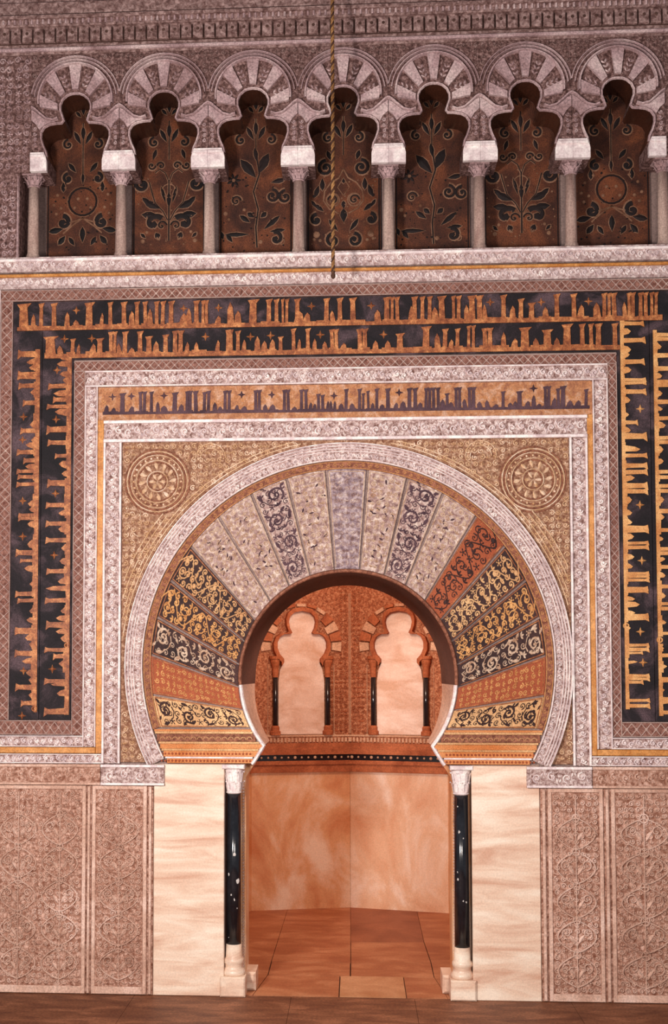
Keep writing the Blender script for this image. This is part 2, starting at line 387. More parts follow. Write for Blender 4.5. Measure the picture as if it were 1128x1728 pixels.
def blind_arch(i, cpx, label):
    """trilobed blind window with alabaster on a face of the niche; local u along the face"""
    a, b = Vector(NPOLY[i]), Vector(NPOLY[i+1]); L = (b-a).length; t = (b-a)/L; nn = Vector((t.y, -t.x))
    # find u of the arch axis
    u0 = L/2
    for _ in range(30):
        p = a+t*u0; px = (Vector((p.x, p.y, 2.5))-CAM); v = PCX+F_PX*AR.dot(px)/AF.dot(px); u0 += (cpx-v)/148
    base = a+t*u0; T = thing('blind_arch', label, 'arch', (base.x, base.y, cz(1240)))
    def mp(u, v, h): q = base+t*u+nn*h; return (q.x, q.y, v)
    k = 1/147.0; zc = lambda py: cz(py)
    # alabaster outline (dx, py)
    R = [(36,1239),(39,1232),(39,1150),(36,1130),(31,1118),(31,1112),(38,1104),(42,1094),(42,1084),(38,1075),(30,1070),(20,1070),(17,1068),(21,1060),(23,1050),(21,1041),(14,1034),(0,1031)]
    outl = [(dx*k, zc(py)) for dx, py in R]; outl += [(-x, z) for x, z in outl[-2::-1]]
    mb = MB(); K = len(outl)
    def pr(mb, pts, h0, h1):
        n = len(mb.v); kk = len(pts); mb.v += [mp(p[0],p[1],h1) for p in pts]+[mp(p[0],p[1],h0) for p in pts]
        for tr in tessellate_polygon([[Vector((p[0],p[1],0)) for p in pts]]): mb.f += [(n+tr[0],n+tr[1],n+tr[2])]
        for q in range(kk): j = (q+1) % kk; mb.f += [(n+q,n+kk+q,n+kk+j,n+j)]
    pr(mb, outl, 0, .03); mb.link('alabaster_panel', 'alabaster', T)
    # arch face with trilobed hole: strip between the outline and a bigger outline
    up = [(dx*k, zc(py)) for dx, py in R[4:]]; up += [(-x, z) for x, z in up[-2::-1]]
    c0 = (0, zc(1075))
    ring = Orn(mp); ids = []
    for x, z in up:
        dx, dz = x-c0[0], z-c0[1]; l = math.hypot(dx, dz); x2, z2 = x+dx/l*.045, z+dz/l*.045
        ids.append((ring.p(x,z,.02), ring.p(x,z,.10), ring.p(x2,z2,.10), ring.p(x2,z2,0)))
    for p, q in zip(ids[:-1], ids[1:]):
        for r_ in range(3): ring.f.append((p[r_], p[r_+1], q[r_+1], q[r_]))
    ring.link('arch_moulding', 'niche_orange', T)
    # voussoirs, alternately cream and brick red, around the upper lobe and the side lobes
    nV = 13
    for q in range(nV):
        a0 = -.18+(PI+.36)*q/nV; a1 = -.18+(PI+.36)*(q+1)/nV; g = .02
        ri, ro = .365 if abs(q-6) > 2 else .36, .50
        pts = []
        for an, r_ in ((a0+g,.0),(a1-g,.0)): pass
        cc = (0, zc(1088)); 
        def rin(an):   # radius of the trilobe seen from cc
            best = .2
            for (x, z) in up:
                if abs(math.atan2(z-cc[1], x)-an) < .22: best = max(best, math.hypot(x, z-cc[1]))
            return best+.055
        r0 = max(rin(a0), rin(a1)) if 0 < q < nV-1 else .36
        pts = [(r0*math.cos(a0+g), cc[1]+r0*math.sin(a0+g)), (.47*math.cos(a0+g), cc[1]+.47*math.sin(a0+g)), (.47*math.cos(a1-g), cc[1]+.47*math.sin(a1-g)), (r0*math.cos(a1-g), cc[1]+r0*math.sin(a1-g))]
        if r0 < .44:
            mb = MB(); pr(mb, pts, 0, .045 if q % 2 else .03); mb.link('voussoir', 'niche_cream' if q % 2 == 0 else 'niche_orange', T)
    for sg in (-1, 1):   # little column: shaft, capital, base
        ux = sg*44.5*k; c = mp(ux, 0, .045)
        sh = MB().lathe([(.030,cz(1224)),(.028,cz(1143))], (c[0],c[1],0), 12).link('column', 'black', T, True)
        MB().lathe([(.030,cz(1143)),(.034,cz(1138)),(.036,cz(1126)),(.055,cz(1117)),(.055,cz(1112)),(.068,cz(1112)),(.068,cz(1107))], (c[0],c[1],0), 12).link('capital', 'niche_orange', sh)
        MB().lathe([(.06,cz(1240)),(.06,cz(1234)),(.045,cz(1232)),(.046,cz(1227)),(.033,cz(1224))], (c[0],c[1],0), 12).link('base', 'niche_orange', sh)
        o = Orn(mp); o.ribbon([(sg*.385,cz(1240)),(sg*.385,cz(1122))], .008, .012); o.link('edge_fillet', 'niche_cream', T)
    o = Orn(mp); o.ribbon([(-.4,cz(1240)),(.4,cz(1240))], .012, .016); o.link('sill', 'niche_cream', T)
    return T
blind_arch(3, 508, 'trilobed blind arch with an alabaster panel, the left one inside the niche')
blind_arch(4, 676, 'trilobed blind arch with an alabaster panel, the right one inside the niche')
# carved strips in the middle of the niche wall
for i, u0, l_ in ((3, .80, 'left'), (4, .24, 'right')):
    a, b = Vector(NPOLY[i]), Vector(NPOLY[i+1]); L = (b-a).length; t = (b-a)/L; nn = Vector((t.y, -t.x))
    base = a+t*(L-.13 if i == 3 else .13)
    mp = lambda u, v, h, base=base, t=t, nn=nn: ((base+t*u+nn*h).x, (base+t*u+nn*h).y, v)
    T = thing('carved_pilaster', 'narrow orange carved panel between the blind arches, on the %s of the corner' % l_, 'carved panel', (base.x, base.y, NCB))
    o = Orn(mp); 
    for s_ in (-.12, .12): o.ribbon([(s_, cz(1238)), (s_, cz(1120) if s_*(1 if i == 3 else -1) < 0 else cz(1000))], .009, .014)
    o.link('border', 'niche_cream', T)
    o = Orn(mp); arabesque(o, -.105, .105, NCB+.01, cz(985), .055, .008, .009, (lambda x, z, sg=(1 if i == 3 else -1): z < cz(1128) or x*sg > .02), mirror=True, seed=5+i); o.link('arabesque', 'niche_orange', T, kind='stuff')

# ------------------------------------------------------------------ carved reveal of the horseshoe (splayed dark intrados)
TI = thing('horseshoe_intrados', 'dark brown splayed soffit under the horseshoe arch of the doorway', 'arch', (OX, .2, FOOTZ))
afi = af
def splay(name, m, y0, y1, r0, fr, a0, a1, n=50):
    mb = MB()
    for i in range(n+1):
        a = a0+(a1-a0)*i/n; r1 = fr(a)
        for yy, rr in ((y0, r0), (y1, r1), (y1, OR-.003)): mb.v.append((OX+rr*math.cos(a), yy, OZ+rr*math.sin(a)))
    for i in range(n): mb.f += [(i*3,i*3+1,(i+1)*3+1,(i+1)*3), (i*3+1,i*3+2,(i+1)*3+2,(i+1)*3+1)]
    return mb.link(name, m, TI, True)
def frad(a):
    s_ = math.sin(a); t = 1 if s_ > 0 else max(0, 1-s_/math.sin(af))
    return OR-.02-.068*t
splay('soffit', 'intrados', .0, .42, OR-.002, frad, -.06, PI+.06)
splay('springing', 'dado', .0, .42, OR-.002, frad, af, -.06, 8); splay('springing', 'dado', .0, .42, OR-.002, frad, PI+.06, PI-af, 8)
for sg in (-1, 1):
    pts = [(OX+sg*(OR+.008)*math.cos(a), OZ+(OR+.008)*math.sin(a)) for a in [-.06+(af+.06)*k/10 for k in range(11)]]
    pts += [(OX+sg*.725, Z(1265)), (OX+sg*.75, Z(1273)), (OX+sg*.79, Z(1286)), (OX+sg*.806, IMPZ)]
    q = Orn(flat(-.006)); q.ribbon(pts, .034, .022); q.link('edge_moulding', 'stucco', TI)
o = Orn(flat(-.012)); o.ring(OX, OZ, OR+.012, .03, .012, 72, -.06, PI+.06); o.link('edge_roll', 'border', TI)

# ------------------------------------------------------------------ voussoirs
RCX, RCZ = X(585,1122), Z(1122)          # centre of the white archivolt
RI, RO = 347*S, 378*S
VC = Vector((OX, Z(1227)))
T = thing('voussoir_arch', 'fan of gold, red and dark mosaic voussoirs around the horseshoe doorway', 'arch', (OX, 0, Z(1232)))
def ray(ang, cx, cz, r):
    d = Vector((math.cos(ang), math.sin(ang))); oc = VC-Vector((cx, cz)); b = oc.dot(d); c = oc.dot(oc)-r*r
    return -b+math.sqrt(b*b-c)
bd = [-.5, 9.2, 20, 29.8, 39.5, 49, 58.5, 67.6, 76.3, 85.4]
edges = bd+[180-b for b in bd[::-1]]
# right (0 deg) to left (180)
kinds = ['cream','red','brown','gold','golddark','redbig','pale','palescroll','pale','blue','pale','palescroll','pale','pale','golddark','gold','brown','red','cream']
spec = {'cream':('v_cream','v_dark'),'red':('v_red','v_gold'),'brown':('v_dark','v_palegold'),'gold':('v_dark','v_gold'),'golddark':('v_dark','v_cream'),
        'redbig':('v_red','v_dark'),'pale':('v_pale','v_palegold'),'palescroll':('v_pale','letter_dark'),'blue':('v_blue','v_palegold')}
vlab = {'cream':'cream voussoir with dark scrolls','red':'brick red voussoir with fine gold scrolls','brown':'dark brown voussoir with large pale scrolls','gold':'black voussoir with gold foliage',
        'golddark':'black voussoir with cream foliage','redbig':'red voussoir with dark curling stems','pale':'pale mauve voussoir','palescroll':'pale voussoir with aubergine scrolls','blue':'grey-blue keystone'}
for i, kd in enumerate(kinds):
    a0, a1 = math.radians(edges[i]), math.radians(edges[i+1]); g = .006; gm, om = spec[kd]
    ri = lambda a: ray(a, OX, OZ, OR+.03); ro = lambda a: ray(a, RCX, RCZ, RI-.07)
    pts = []
    for k in range(5): a = a0+g+(a1-a0-2*g)*k/4; r_ = ri(a); pts.append((VC.x+r_*math.cos(a), VC.y+r_*math.sin(a)))
    for k in range(4,-1,-1): a = a0+g+(a1-a0-2*g)*k/4; r_ = ro(a); pts.append((VC.x+r_*math.cos(a), VC.y+r_*math.sin(a)))
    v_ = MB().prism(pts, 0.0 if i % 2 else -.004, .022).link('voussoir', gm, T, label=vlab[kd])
    am = (a0+a1)/2; RI_, RO_ = ri(am), ro(am); L = RO_-RI_
    def mp(u, v, h, a0=a0, a1=a1, yy=(0.0 if i % 2 else -.004)):
        # u: across, -1..1 ; v: along 0..1
        a = (a0+a1)/2 - u*(a1-a0)/2*.97; r0_, r1_ = ray(a, OX, OZ, OR+.03), ray(a, RCX, RCZ, RI-.07); r_ = r0_+(r1_-r0_)*v
        return (VC.x+r_*math.cos(a), yy-h, VC.y+r_*math.sin(a))
    hw = (RI_+RO_)/2*(a1-a0)/2
    class VM: pass
    o = Orn(lambda x, y_, h, mp=mp, hw=hw, L=L: mp(x/hw, y_/L, h))
    e = Orn(o.m)
    for s_ in (-.9, .9): e.ribbon([(s_*hw, .02), (s_*hw, L*.5), (s_*hw, L*.985)], .009, .004)
    e.ribbon([(-.9*hw, L*.985), (.9*hw, L*.985)], .008, .004); e.link('edge_line', 'gold' if kd not in ('pale','blue','palescroll') else 'v_palegold', v_)
    H = .005; rnd = random.Random(i*7+1)
    if kd in ('brown','cream','palescroll'):
        arabesque(o, -hw*.84, hw*.84, .02, L*.96, .06, .008, H*.7, seed=i+70); n = 4
        for k in range(n):
            sg = 1 if k % 2 else -1; yc = L*(k+.55)/n; r_ = min(hw*.52, L/n*.46)
            o.spiral(sg*hw*.18, yc, r_, 1.5, -PI/2+sg*.6, sg, .017, H, n=20)
            o.ribbon([(sg*hw*.18+r_*.5, yc-r_), (sg*hw*.1+0, yc-r_*1.25), (-sg*hw*.3, yc-r_*.9), (-sg*hw*.6, yc-r_*.2)], .012, H, .006)
            o.leaf(-sg*hw*.6, yc-r_*.3, PI/2+sg*.3, r_*1.2, r_*.42, H); o.leaf(sg*hw*.55, yc+r_*.7, PI/2-sg*.8, r_*.8, r_*.4, H)
            o.leaf(-sg*hw*.2, yc+r_*.9, PI/2+sg*.9, r_*.8, r_*.34, H)
        o.link('scrollwork', om, v_, kind='stuff')
    elif kd in ('gold','golddark','redbig'):
        arabesque(o, -hw*.86, hw*.86, .015, L*.965, .062 if kd != 'redbig' else .075, .0125 if kd != 'redbig' else .009, H, mirror=(kd == 'redbig'), seed=i+50)
        for k in range(5):
            sg = 1 if k % 2 else -1; yc = L*(k+.6)/5
            o.ribbon([(-sg*hw*.7*math.sin(PI*q/8), yc-L*.1+L*.2*q/8) for q in range(9)], .011, H*1.3)
            o.spiral(sg*hw*.2, yc, hw*.42, 1.2, sg*1.2, sg, .012, H*1.2, n=14); o.disc(-sg*hw*.4, yc+.02, hw*.16, H*1.2, 6)
        o.link('scrollwork', om, v_, kind='stuff')
    elif kd == 'red':
        arabesque(o, -hw*.84, hw*.84, .02, L*.96, .05, .009, H, seed=i); o.link('scrollwork', om, v_, kind='stuff')
    else:
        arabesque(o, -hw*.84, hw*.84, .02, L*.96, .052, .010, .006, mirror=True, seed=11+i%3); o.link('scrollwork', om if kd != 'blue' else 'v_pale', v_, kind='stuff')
        if kd == 'pale':
            o = Orn(o.m)
            for k in range(16): o.leaf((rnd.random()-.5)*hw*1.3, L*(.1+.8*rnd.random()), rnd.random()*6, .045, .016, H+.002)
            o.link('dark_tesserae', 'letter_dark', v_, kind='stuff')
# border of the fan just inside the white archivolt
TB = thing('arch_border', 'narrow dark red mosaic border curving inside the white archivolt', 'border', (RCX, 0, Z(1232)))
aE = math.asin((Z(1287)-RCZ)/RI)
def ringseg(r0, r1, a0, a1, yf, yb, n, cx=None, cz_=None):
    cx = RCX if cx is None else cx; cz_ = RCZ if cz_ is None else cz_
    p = arc(cx, cz_, r1, a0, a1, n)+arc(cx, cz_, r0, a1, a0, n); mb = MB(); k = n+1
    for i in range(n):
        a, b, c, d = p[i], p[i+1], p[2*k-2-i], p[2*k-1-i]
        q = len(mb.v); mb.v += [(v[0], y_, v[1]) for y_ in (yf, yb) for v in (a,b,c,d)]
        mb.f += [(q,q+1,q+2,q+3), (q+1,q,q+4,q+5), (q+3,q+2,q+6,q+7)]
        if i == 0: mb.f += [(q,q+3,q+7,q+4)]
        if i == n-1: mb.f += [(q+2,q+1,q+5,q+6)]
    return mb
ab = math.asin((Z(1232)-RCZ)/RI)
ringseg(RI-.068, RI-.002, ab, PI-ab, -.002, .02, 80).link('ground', 'border', TB)
o = Orn(lambda s_, t_, h: (RCX+t_*math.cos(s_/RI), -.002-h, RCZ+t_*math.sin(s_/RI)))
s0, s1 = ab*RI, (PI-ab)*RI; n = int((s1-s0)/.06)
for i in range(n):
    s_ = s0+(i+.5)*(s1-s0)/n; o.spiral(s_, RI-.034, .018, 1.1, 0, 1 if i % 2 else -1, .005, .004, n=8)
o.link('scrolls', 'v_gold', TB, kind='stuff')
o = Orn(o.m)
for r_ in (RI-.062, RI-.008): q = Orn(o.m); q.ribbon([(s0+(s1-s0)*k/90, r_) for k in range(91)], .006, .005); q.link('edge_line', 'v_gold', TB)
# imposts under the fan
for sg, side in ((-1,'left'), (1,'right')):
    xa = OX+sg*.705
    def xr(z): return RCX+sg*math.sqrt(max(0,(RI-.004)**2-(z-RCZ)**2))
    T = thing('impost', 'orange and white moulded impost at the %s foot of the horseshoe arch' % side, 'impost', (OX+sg*1.15, 0, IMPZ))
    bands = [(1289,1281,'impost',.012),(1281,1278,'stucco',.02),(1278,1268,'impost',.012),(1268,1264.5,'v_cream',.02),(1264.5,1256,'impost',.01),(1256,1252.5,'v_cream',.02),(1252.5,1239,'border',.006),(1239,1235,'v_cream',.014),(1235,1231.5,'impost',.01)]
    for b0, b1, m_, h in bands:
        z0, z1 = Z(b0), Z(b1); zm = (z0+z1)/2
        ia = OX+sg*(.80 if b1 > 1275 else (.75 if b1 > 1262 else .722))
        if zm > FOOTZ: ia = OX+sg*(math.sqrt(OR*OR-(zm-OZ)**2)+.03)
        x0, x1 = sorted((ia, xr(zm)-sg*.006)); MB().bbox(x0, x1, -h, .02, z0, z1, .003).link('moulding', m_, T)
    o = Orn(flat(-.006)); zc_ = Z(1246); x0, x1 = sorted((OX+sg*.80, xr(zc_)-sg*.03)); n = int((x1-x0)/.05)
    for i in range(n): o.ring(x0+(i+.5)*(x1-x0)/n, zc_-.014, .021, .007, .006, 8, 0, PI)
    o.link('scallops', 'v_cream', T, kind='stuff')
    o = Orn(flat(-.012))
    for pz in (1285, 1273): 
        for i in range(int((x1-x0)/.03)): o.disc(x0+.02+i*.03, Z(pz), .011, .008, 5)
    o.link('small_leaves', 'v_red', T, kind='stuff')

# ------------------------------------------------------------------ white archivolt
T = thing('archivolt', 'broad white carved stucco band sweeping round the horseshoe arch', 'archivolt', (RCX, 0, Z(1289)))
def aend(r): return math.asin((Z(1288)-RCZ)/r)
ae = aend((RI+RO)/2)
ringseg(RI, RO, ae, PI-ae, -.02, .02, 96).link('band', 'stucco_ground', T)
o = Orn(lambda s_, t_, h: (RCX+t_*math.cos(s_/RI), -.02-h, RCZ+t_*math.sin(s_/RI)))
s0, s1 = ae*RI+.01, (PI-ae)*RI-.01
for r_, w_, h_ in ((RI+.006,.013,.02),(RI+.078,.009,.014),(RI+.100,.009,.018),(RI+.122,.009,.022),(RO-.007,.014,.028)):
    q = Orn(o.m); q.ribbon([(s0+(s1-s0)*k/110, r_) for k in range(111)], w_, h_); q.link('fillet', 'stucco', T)
n = int((s1-s0)/.052)
for i in range(n):
    s_ = s0+(i+.5)*(s1-s0)/n; sg = 1 if i % 2 else -1
    o.spiral(s_, RI+.042, .020, 1.05, -sg*PI/2, sg, .008, .014, n=8); o.leaf(s_+.022, RI+.042-sg*.022, sg*PI/2, .04, .014, .014)
o.link('scrollwork', 'stucco', T, kind='stuff')

# ------------------------------------------------------------------ spandrels
zs0, zs1 = Z(1290), Z(743); xs0, xs1 = X(206), X(962)
for sg, side in ((-1,'left'), (1,'right')):
    rcx, rcz = (X(266,812), Z(810)) if sg < 0 else (X(900,805), Z(812))
    T = thing('spandrel_panel', 'ochre and gold carved spandrel with a roundel, %s of the archivolt' % side, 'carved panel', ((xs0 if sg<0 else xs1), 0, zs0))
    xe = xs0 if sg < 0 else xs1
    # ground polygon between frame and archivolt
    aR = aend(RO); cpts = []
    for k in range(41):
        a = (PI/2)+(PI-aR-PI/2)*k/40 if sg < 0 else PI/2-(PI/2-aR)*k/40
        cpts.append((RCX+(RO)*math.cos(a), RCZ+(RO)*math.sin(a)))
    cpts = [(max(x, xe+.002) if sg < 0 else min(x, xe-.002), z) for x, z in cpts]
    poly = [(RCX+sg*.003, zs1)] + [(x, min(z, zs1-.003)) for x, z in cpts] + [(xe, cpts[-1][1]), (xe, zs1)]
    MB().prism(poly, -.004, .02).link('ground', 'spandrel', T)
    rr = 52*S
    def ins(x, z, m=.03): return math.hypot(x-RCX, z-RCZ) > RO+m and math.hypot(x-rcx, z-rcz) > rr+.035 and z < zs1-.02 and abs(x-xe) > .02
    o = Orn(flat(-.004)); x0, x1 = sorted((xe, RCX)); arabesque(o, x0+.01, x1, Z(1284), zs1-.01, .058, .0105, .012, ins, seed=21)
    o.link('arabesque', 'spandrel_gold', T, kind='stuff')
    R_ = thing  # noqa
    ro = Orn(flat(-.004))
    for f_, w_ in ((1.0,.012),(.88,.009),(.70,.010),(.34,.009)): ro.ring(rcx, rcz, rr*f_, w_, .014, 36)
    for k in range(24): a = 2*PI*k/24; ro.disc(rcx+rr*.79*math.cos(a), rcz+rr*.79*math.sin(a), .011, .009, 5)
    for k in range(12): a = 2*PI*k/12; ro.leaf(rcx+rr*.38*math.cos(a), rcz+rr*.38*math.sin(a), a+.3, rr*.3, .03, .01)
    for k in range(6): a = 2*PI*k/6; ro.leaf(rcx+rr*.05*math.cos(a), rcz+rr*.05*math.sin(a), a, rr*.26, .026, .01)
    rd = ro.link('roundel', 'spandrel_gold', T, label='round carved medallion in concentric rings'); dk = Orn(flat(-.004))
    for f_, w_ in ((.94,.014),(.80,.010),(.64,.012),(.28,.01),(1.07,.012)): dk.ring(rcx, rcz, rr*f_, w_, .006, 36)
    dk.link('dark_grooves', 'border', rd, kind='stuff')
    o = Orn(flat(-.005)); a0_, a1_ = (PI/2+.15, PI-.35) if sg < 0 else (.35, PI/2-.15)
    for dr in (.03, .06, .10, .14):
        A0, A1 = (PI/2+.2, PI+.05) if sg < 0 else (-.05, PI/2-.2)
        if dr > .07: A0, A1 = (PI*.78, PI) if sg < 0 else (0, PI*.22)
        pp = [p for p in arc(RCX, RCZ, RO+dr, A0, A1, 50) if abs(p[0]-RCX) < abs(xe-RCX)-.012 and p[1] < zs1-.01]
        if len(pp) > 3: o.ribbon(pp, .012, .014)
    sx, sz = (X(356,768), Z(772)) if sg < 0 else (X(812,768), Z(772))
    o.ring(sx, sz, 26*S, .01, .014, 22, .0, PI); o.ring(sx, sz, 18*S, .009, .012, 20, 0, PI)
    for k in range(11): a = PI*k/10; o.disc(sx+22*S*math.cos(a), sz+22*S*math.sin(a), .009, .012, 5)
    for k in range(3): o.ring(rcx, rcz, rr+.05+.03*k, .008, .01, 20, (-PI*.55 if sg > 0 else PI*.75), (PI*.25 if sg > 0 else PI*1.55)) if False else None
    o.link('curved_stems', 'spandrel_gold', T)

# ------------------------------------------------------------------ white carved frames
def rail(T, x0, x1, z0, z1, horiz, fl_w=.014, h=.022, unit=.085, y0=.0):
    unit *= .68
    MB().box(x0, x1, y0-.014, .02, z0, z1).link('rail', 'stucco_ground', T)
    q = MB(); yy = y0-.014
    if horiz:
        fillet(q, x0, x1, z0, z0+fl_w, yy, h); fillet(q, x0, x1, z1-fl_w, z1, yy, h)
    else:
        fillet(q, x0, x0+fl_w, z0, z1, yy, h); fillet(q, x1-fl_w, x1, z0, z1, yy, h)
    q.link('fillet', 'stucco', T)
    o = Orn(flat(yy))
    if horiz: scroll_run(o, x0+.01, (z0+z1)/2, x1-.01, (z0+z1)/2, (z1-z0-2*fl_w), unit, .013, .016)
    else: scroll_run(o, (x0+x1)/2, z0+.01, (x0+x1)/2, z1-.01, (x1-x0-2*fl_w), unit, .013, .016)
    o.link('scrollwork', 'stucco', T, kind='stuff')
T = thing('stucco_surround', 'inner white carved stucco frame round the ochre spandrels', 'frame', (OX, 0, Z(1290)))
xiL0, xiL1, xiR0, xiR1 = X(175), X(205.5), X(962.5), X(993)
rail(T, xiL0, xiR1, Z(743), Z(706), True, .026, .03, .12)
rail(T, xiL0, xiL1, Z(1290), Z(743)-.001, False, .018, .024); rail(T, xiR0, xiR1, Z(1290), Z(743)-.001, False, .018, .024)
T = thing('stucco_surround', 'outer white carved stucco frame that turns outward at the foot', 'frame', (OX, 0, Z(1262)))
xoL0, xoL1, xoR0, xoR1 = X(143), X(164.5), X(1003), X(1028.5)
rail(T, xoL0, xoR1, Z(648), Z(621), True, .012, .026, .09)
rail(T, xoL0, xoL1, Z(1262), Z(648)-.001, False, .009); rail(T, xoR0, xoR1, Z(1262), Z(648)-.001, False, .009)
rail(T, XL+.02, xoL0-.001, Z(1262), Z(1243), True, .009); rail(T, xoR1+.001, XR-.02, Z(1262), Z(1243), True, .009)
T = thing('gilded_strip', 'thin plain gilded strip between the two white carved frames', 'moulding', (OX, 0, Z(1272)))
g = MB(); g.bbox(xoL1+.001, xiL0-.001, -.018, .02, Z(1273), Z(704.5)); g.bbox(XL+.02, xoL1-.002, -.018, .02, Z(1273), Z(1263)); g.link('left_strip', 'gilt', T)
g = MB(); g.bbox(xiR1+.001, xoR0-.001, -.018, .02, Z(1273), Z(704.5)); g.bbox(xoR0, XR-.02, -.018, .02, Z(1273), Z(1263)); g.link('right_strip', 'gilt', T)
T = thing('foot_rail', 'white carved rail running left from the frame above the dado', 'moulding', (X(80), 0, Z(1290))); rail(T, XL+.02, xiL0-.001, Z(1290), Z(1274), True, .008, .02, .08)
T = thing('foot_rail', 'white carved rail running right from the frame above the dado', 'moulding', (X(1060), 0, Z(1290))); rail(T, xiR1+.001, XR-.02, Z(1290), Z(1274), True, .008, .02, .08)

# ------------------------------------------------------------------ inscriptions
def letters(T, items, org, ux, vx, L0, L1, rise, base_t, y0, m, mstar, hh=.012, jitter=0):
    """items: ('s',pos,w,h) stem, ('t',pos,w,h) low tooth, ('c',pos,frac) cross, ('o',pos) ring.
       org: function (s, t) -> (x, z): s along the line in px, t away from the baseline in metres"""
    st = sorted([i for i in items if i[0] in 'sto'], key=lambda i: i[1]); n = len(st)
    for k, it in enumerate(st):
        a = L0 if k == 0 else (st[k-1][1]+it[1])/2; b = L1 if k == n-1 else (st[k+1][1]+it[1])/2
        pos = it[1]; mb = MB(); it = it if it[0] == 'o' else (it[0], it[1], it[2]*1.3, it[3])
        if it[0] != 'o': a = min(a, pos-it[2]/2-.5); b = max(b, pos+it[2]/2+.7); rnd = random.Random(int(pos*3))
        if it[0] == 'o':
            o = Orn(lambda u, v, h: (u, y0-h, v)); c = org(pos, base_t*.6); o.ring(c[0], c[1], .02, .014, hh, 12); 
            p0, p1 = org(a, base_t*.4), org(b, base_t*.4); o.ribbon([p0, p1], base_t*.8, hh*.9); o.link('letter', m, T); continue
        w = it[2]; h = it[3]*rise; bt = base_t*(.95+.6*rnd.random())
        P = []
        P.append((a, 0)); P.append((b-.15, 0)); P.append((b-.15, bt))
        sl = rnd.uniform(-.8, .8) if it[0] == 's' else rnd.uniform(-1.5, 1.5)
        P.append((pos+w/2, bt))
        if it[0] == 's':   # flared, notched head
            P += [(pos+w*.42+sl, h*.85), (pos+w*.85+sl, h), (pos-w*.7+sl, h*.96), (pos-w*.42+sl, h*.82)]
        else:
            h *= 1.2; P += [(pos+w*.35+sl, h*.8), (pos+sl, h), (pos-w*.4+sl, h*.7)]
        P.append((pos-w/2, bt))
        P.append((a, bt))
        pts = [org(p[0], p[1]) for p in P]
        mb.prism(pts, y0-hh-(k % 3)*.0006, y0+.002); mb.link('letter', m, T)
    for it in items:
        if it[0] == 'c':
            c = org(it[1], it[2]*rise); o = Orn(lambda u, v, h: (u, y0-h, v)); o.star(c[0], c[1], .038 if len(it) < 4 else it[3], hh*1.2); o.disc(c[0], c[1], .012, hh*1.3, 6)
            o.link('cross_ornament', mstar, T)
def S_(*a): return [('s', x, w, h) for x, w, h in a]
def T_(*a): return [('t', x, w, h) for x, w, h in a]
def C_(*a): return [('c', x, f) for x, f in a]
row1 = S_((41,12,1),(70,5,1),(92,6,1),(151,9,1),(187,5,1),(210,6,1),(232,5,1),(246,5,1),(265,5,1),(275,5,1),(289,6,1),(332,6,1),(343,4,1),(349,4,1),(427,10,1),(454,6,1),(467,5,1),(478,3,1),(484,4,1),(502,6,1),(551,6,1),(574,6,1),
  (596,7,1),(653,7,1),(662,4,1),(671,5,1),(700,6,1),(713,5,1),(725,5,1),(746,8,1),(766,4,1),(774,5,1),(797,8,1),(810,7,1),(850,6,1),(879,6,.85),(897,7,.7),(940,6,1),(969,6,1),(1020,5,1),(1028,4,1),(1037,6,1),(1062,4,1),(1068,5,1),(1081,5,1),(1090,5,1),(1100,4,1),(1107,4,1)) \
  + T_((57,6,.5),(114,7,.55),(172,5,.5),(223,8,.55),(254,7,.6),(310,10,.45),(320,7,.6),(368,8,.35),(390,9,.75),(402,9,.5),(505,12,.45),(518,9,.4),(638,9,.45),(693,6,.55),(735,9,.5),(788,7,.55),(819,6,.55),(865,8,.5),(921,8,.45),(980,9,.5),(1008,10,.55),(1055,6,.55),(562,7,.45),(130,8,.3)) + C_((129,.72),(310,.72),(369,.72),(526,.72),(627,.7),(828,.75),(914,.72),(994,.72))
row2 = S_((86,13,.85),(123,5,.75),(169,7,.75),(188,5,1),(194,4,1),(211,6,1),(237,6,1),(252,7,.8),(280,6,.85),(296,6,1),(305,6,1),(385,5,1),(391,4,1),(402,5,.95),(474,5,.7),(496,5,1),(520,5,1),(561,5,.95),(568,5,.95),(608,6,.95),(616,6,.95),(675,8,.75),(719,9,1),(751,6,.9),(772,5,.9),(791,4,1),(799,4,1),(819,6,.9),(827,6,.9),(886,11,.9),(924,10,.8),(957,10,1),(983,6,1),(998,5,1),(1010,7,1),(1038,6,1)) \
  + T_((103,8,.4),(133,5,.45),(157,8,.45),(202,6,.45),(223,8,.3),(264,8,.5),(316,6,.45),(332,6,.45),(367,6,.5),(412,6,.5),(435,8,.6),(446,8,.45),(460,8,.5),(505,5,.5),(531,6,.5),(549,7,.4),(580,8,.35),(634,8,.4),(655,8,.4),(739,8,.6),(761,7,.4),(850,7,.6),(868,9,.4),(905,8,.4),(940,8,.4)) + C_((109,.75),(155,.75),(347,.75),(423,.72),(457,.75),(541,.75),(648,.72))
T = thing('inscription_band', 'two rows of gold Kufic letters on black along the top of the wall', 'inscription', (OX, 0, Z(600)))
zA0, zA1, zB0 = Z(549.5), Z(500), Z(600)
xa, xb, xc, xd = X(22,560), X(70.5,560), X(1101,560), X(1152,560)
MB().box(X(19), X(1153), -.002, .02, zA0-.0045, zA1).link('upper_ground', 'ink', T); MB().box(X(69)-.0005, X(1101)+.0005, -.002, .02, zB0, zA0-.005).link('lower_ground', 'ink', T)
letters(T, row1, lambda s_, t_: (X(s_,525), zA0+t_), 0, 0, 30, 1118, (zA1-zA0)*.95, .032, -.002, 'gold', 'gold')
letters(T, row2, lambda s_, t_: (X(s_,575), Z(597.5)+t_), 0, 0, 76, 1046, Z(553)-Z(597.5), .036, -.002, 'gold', 'gold')
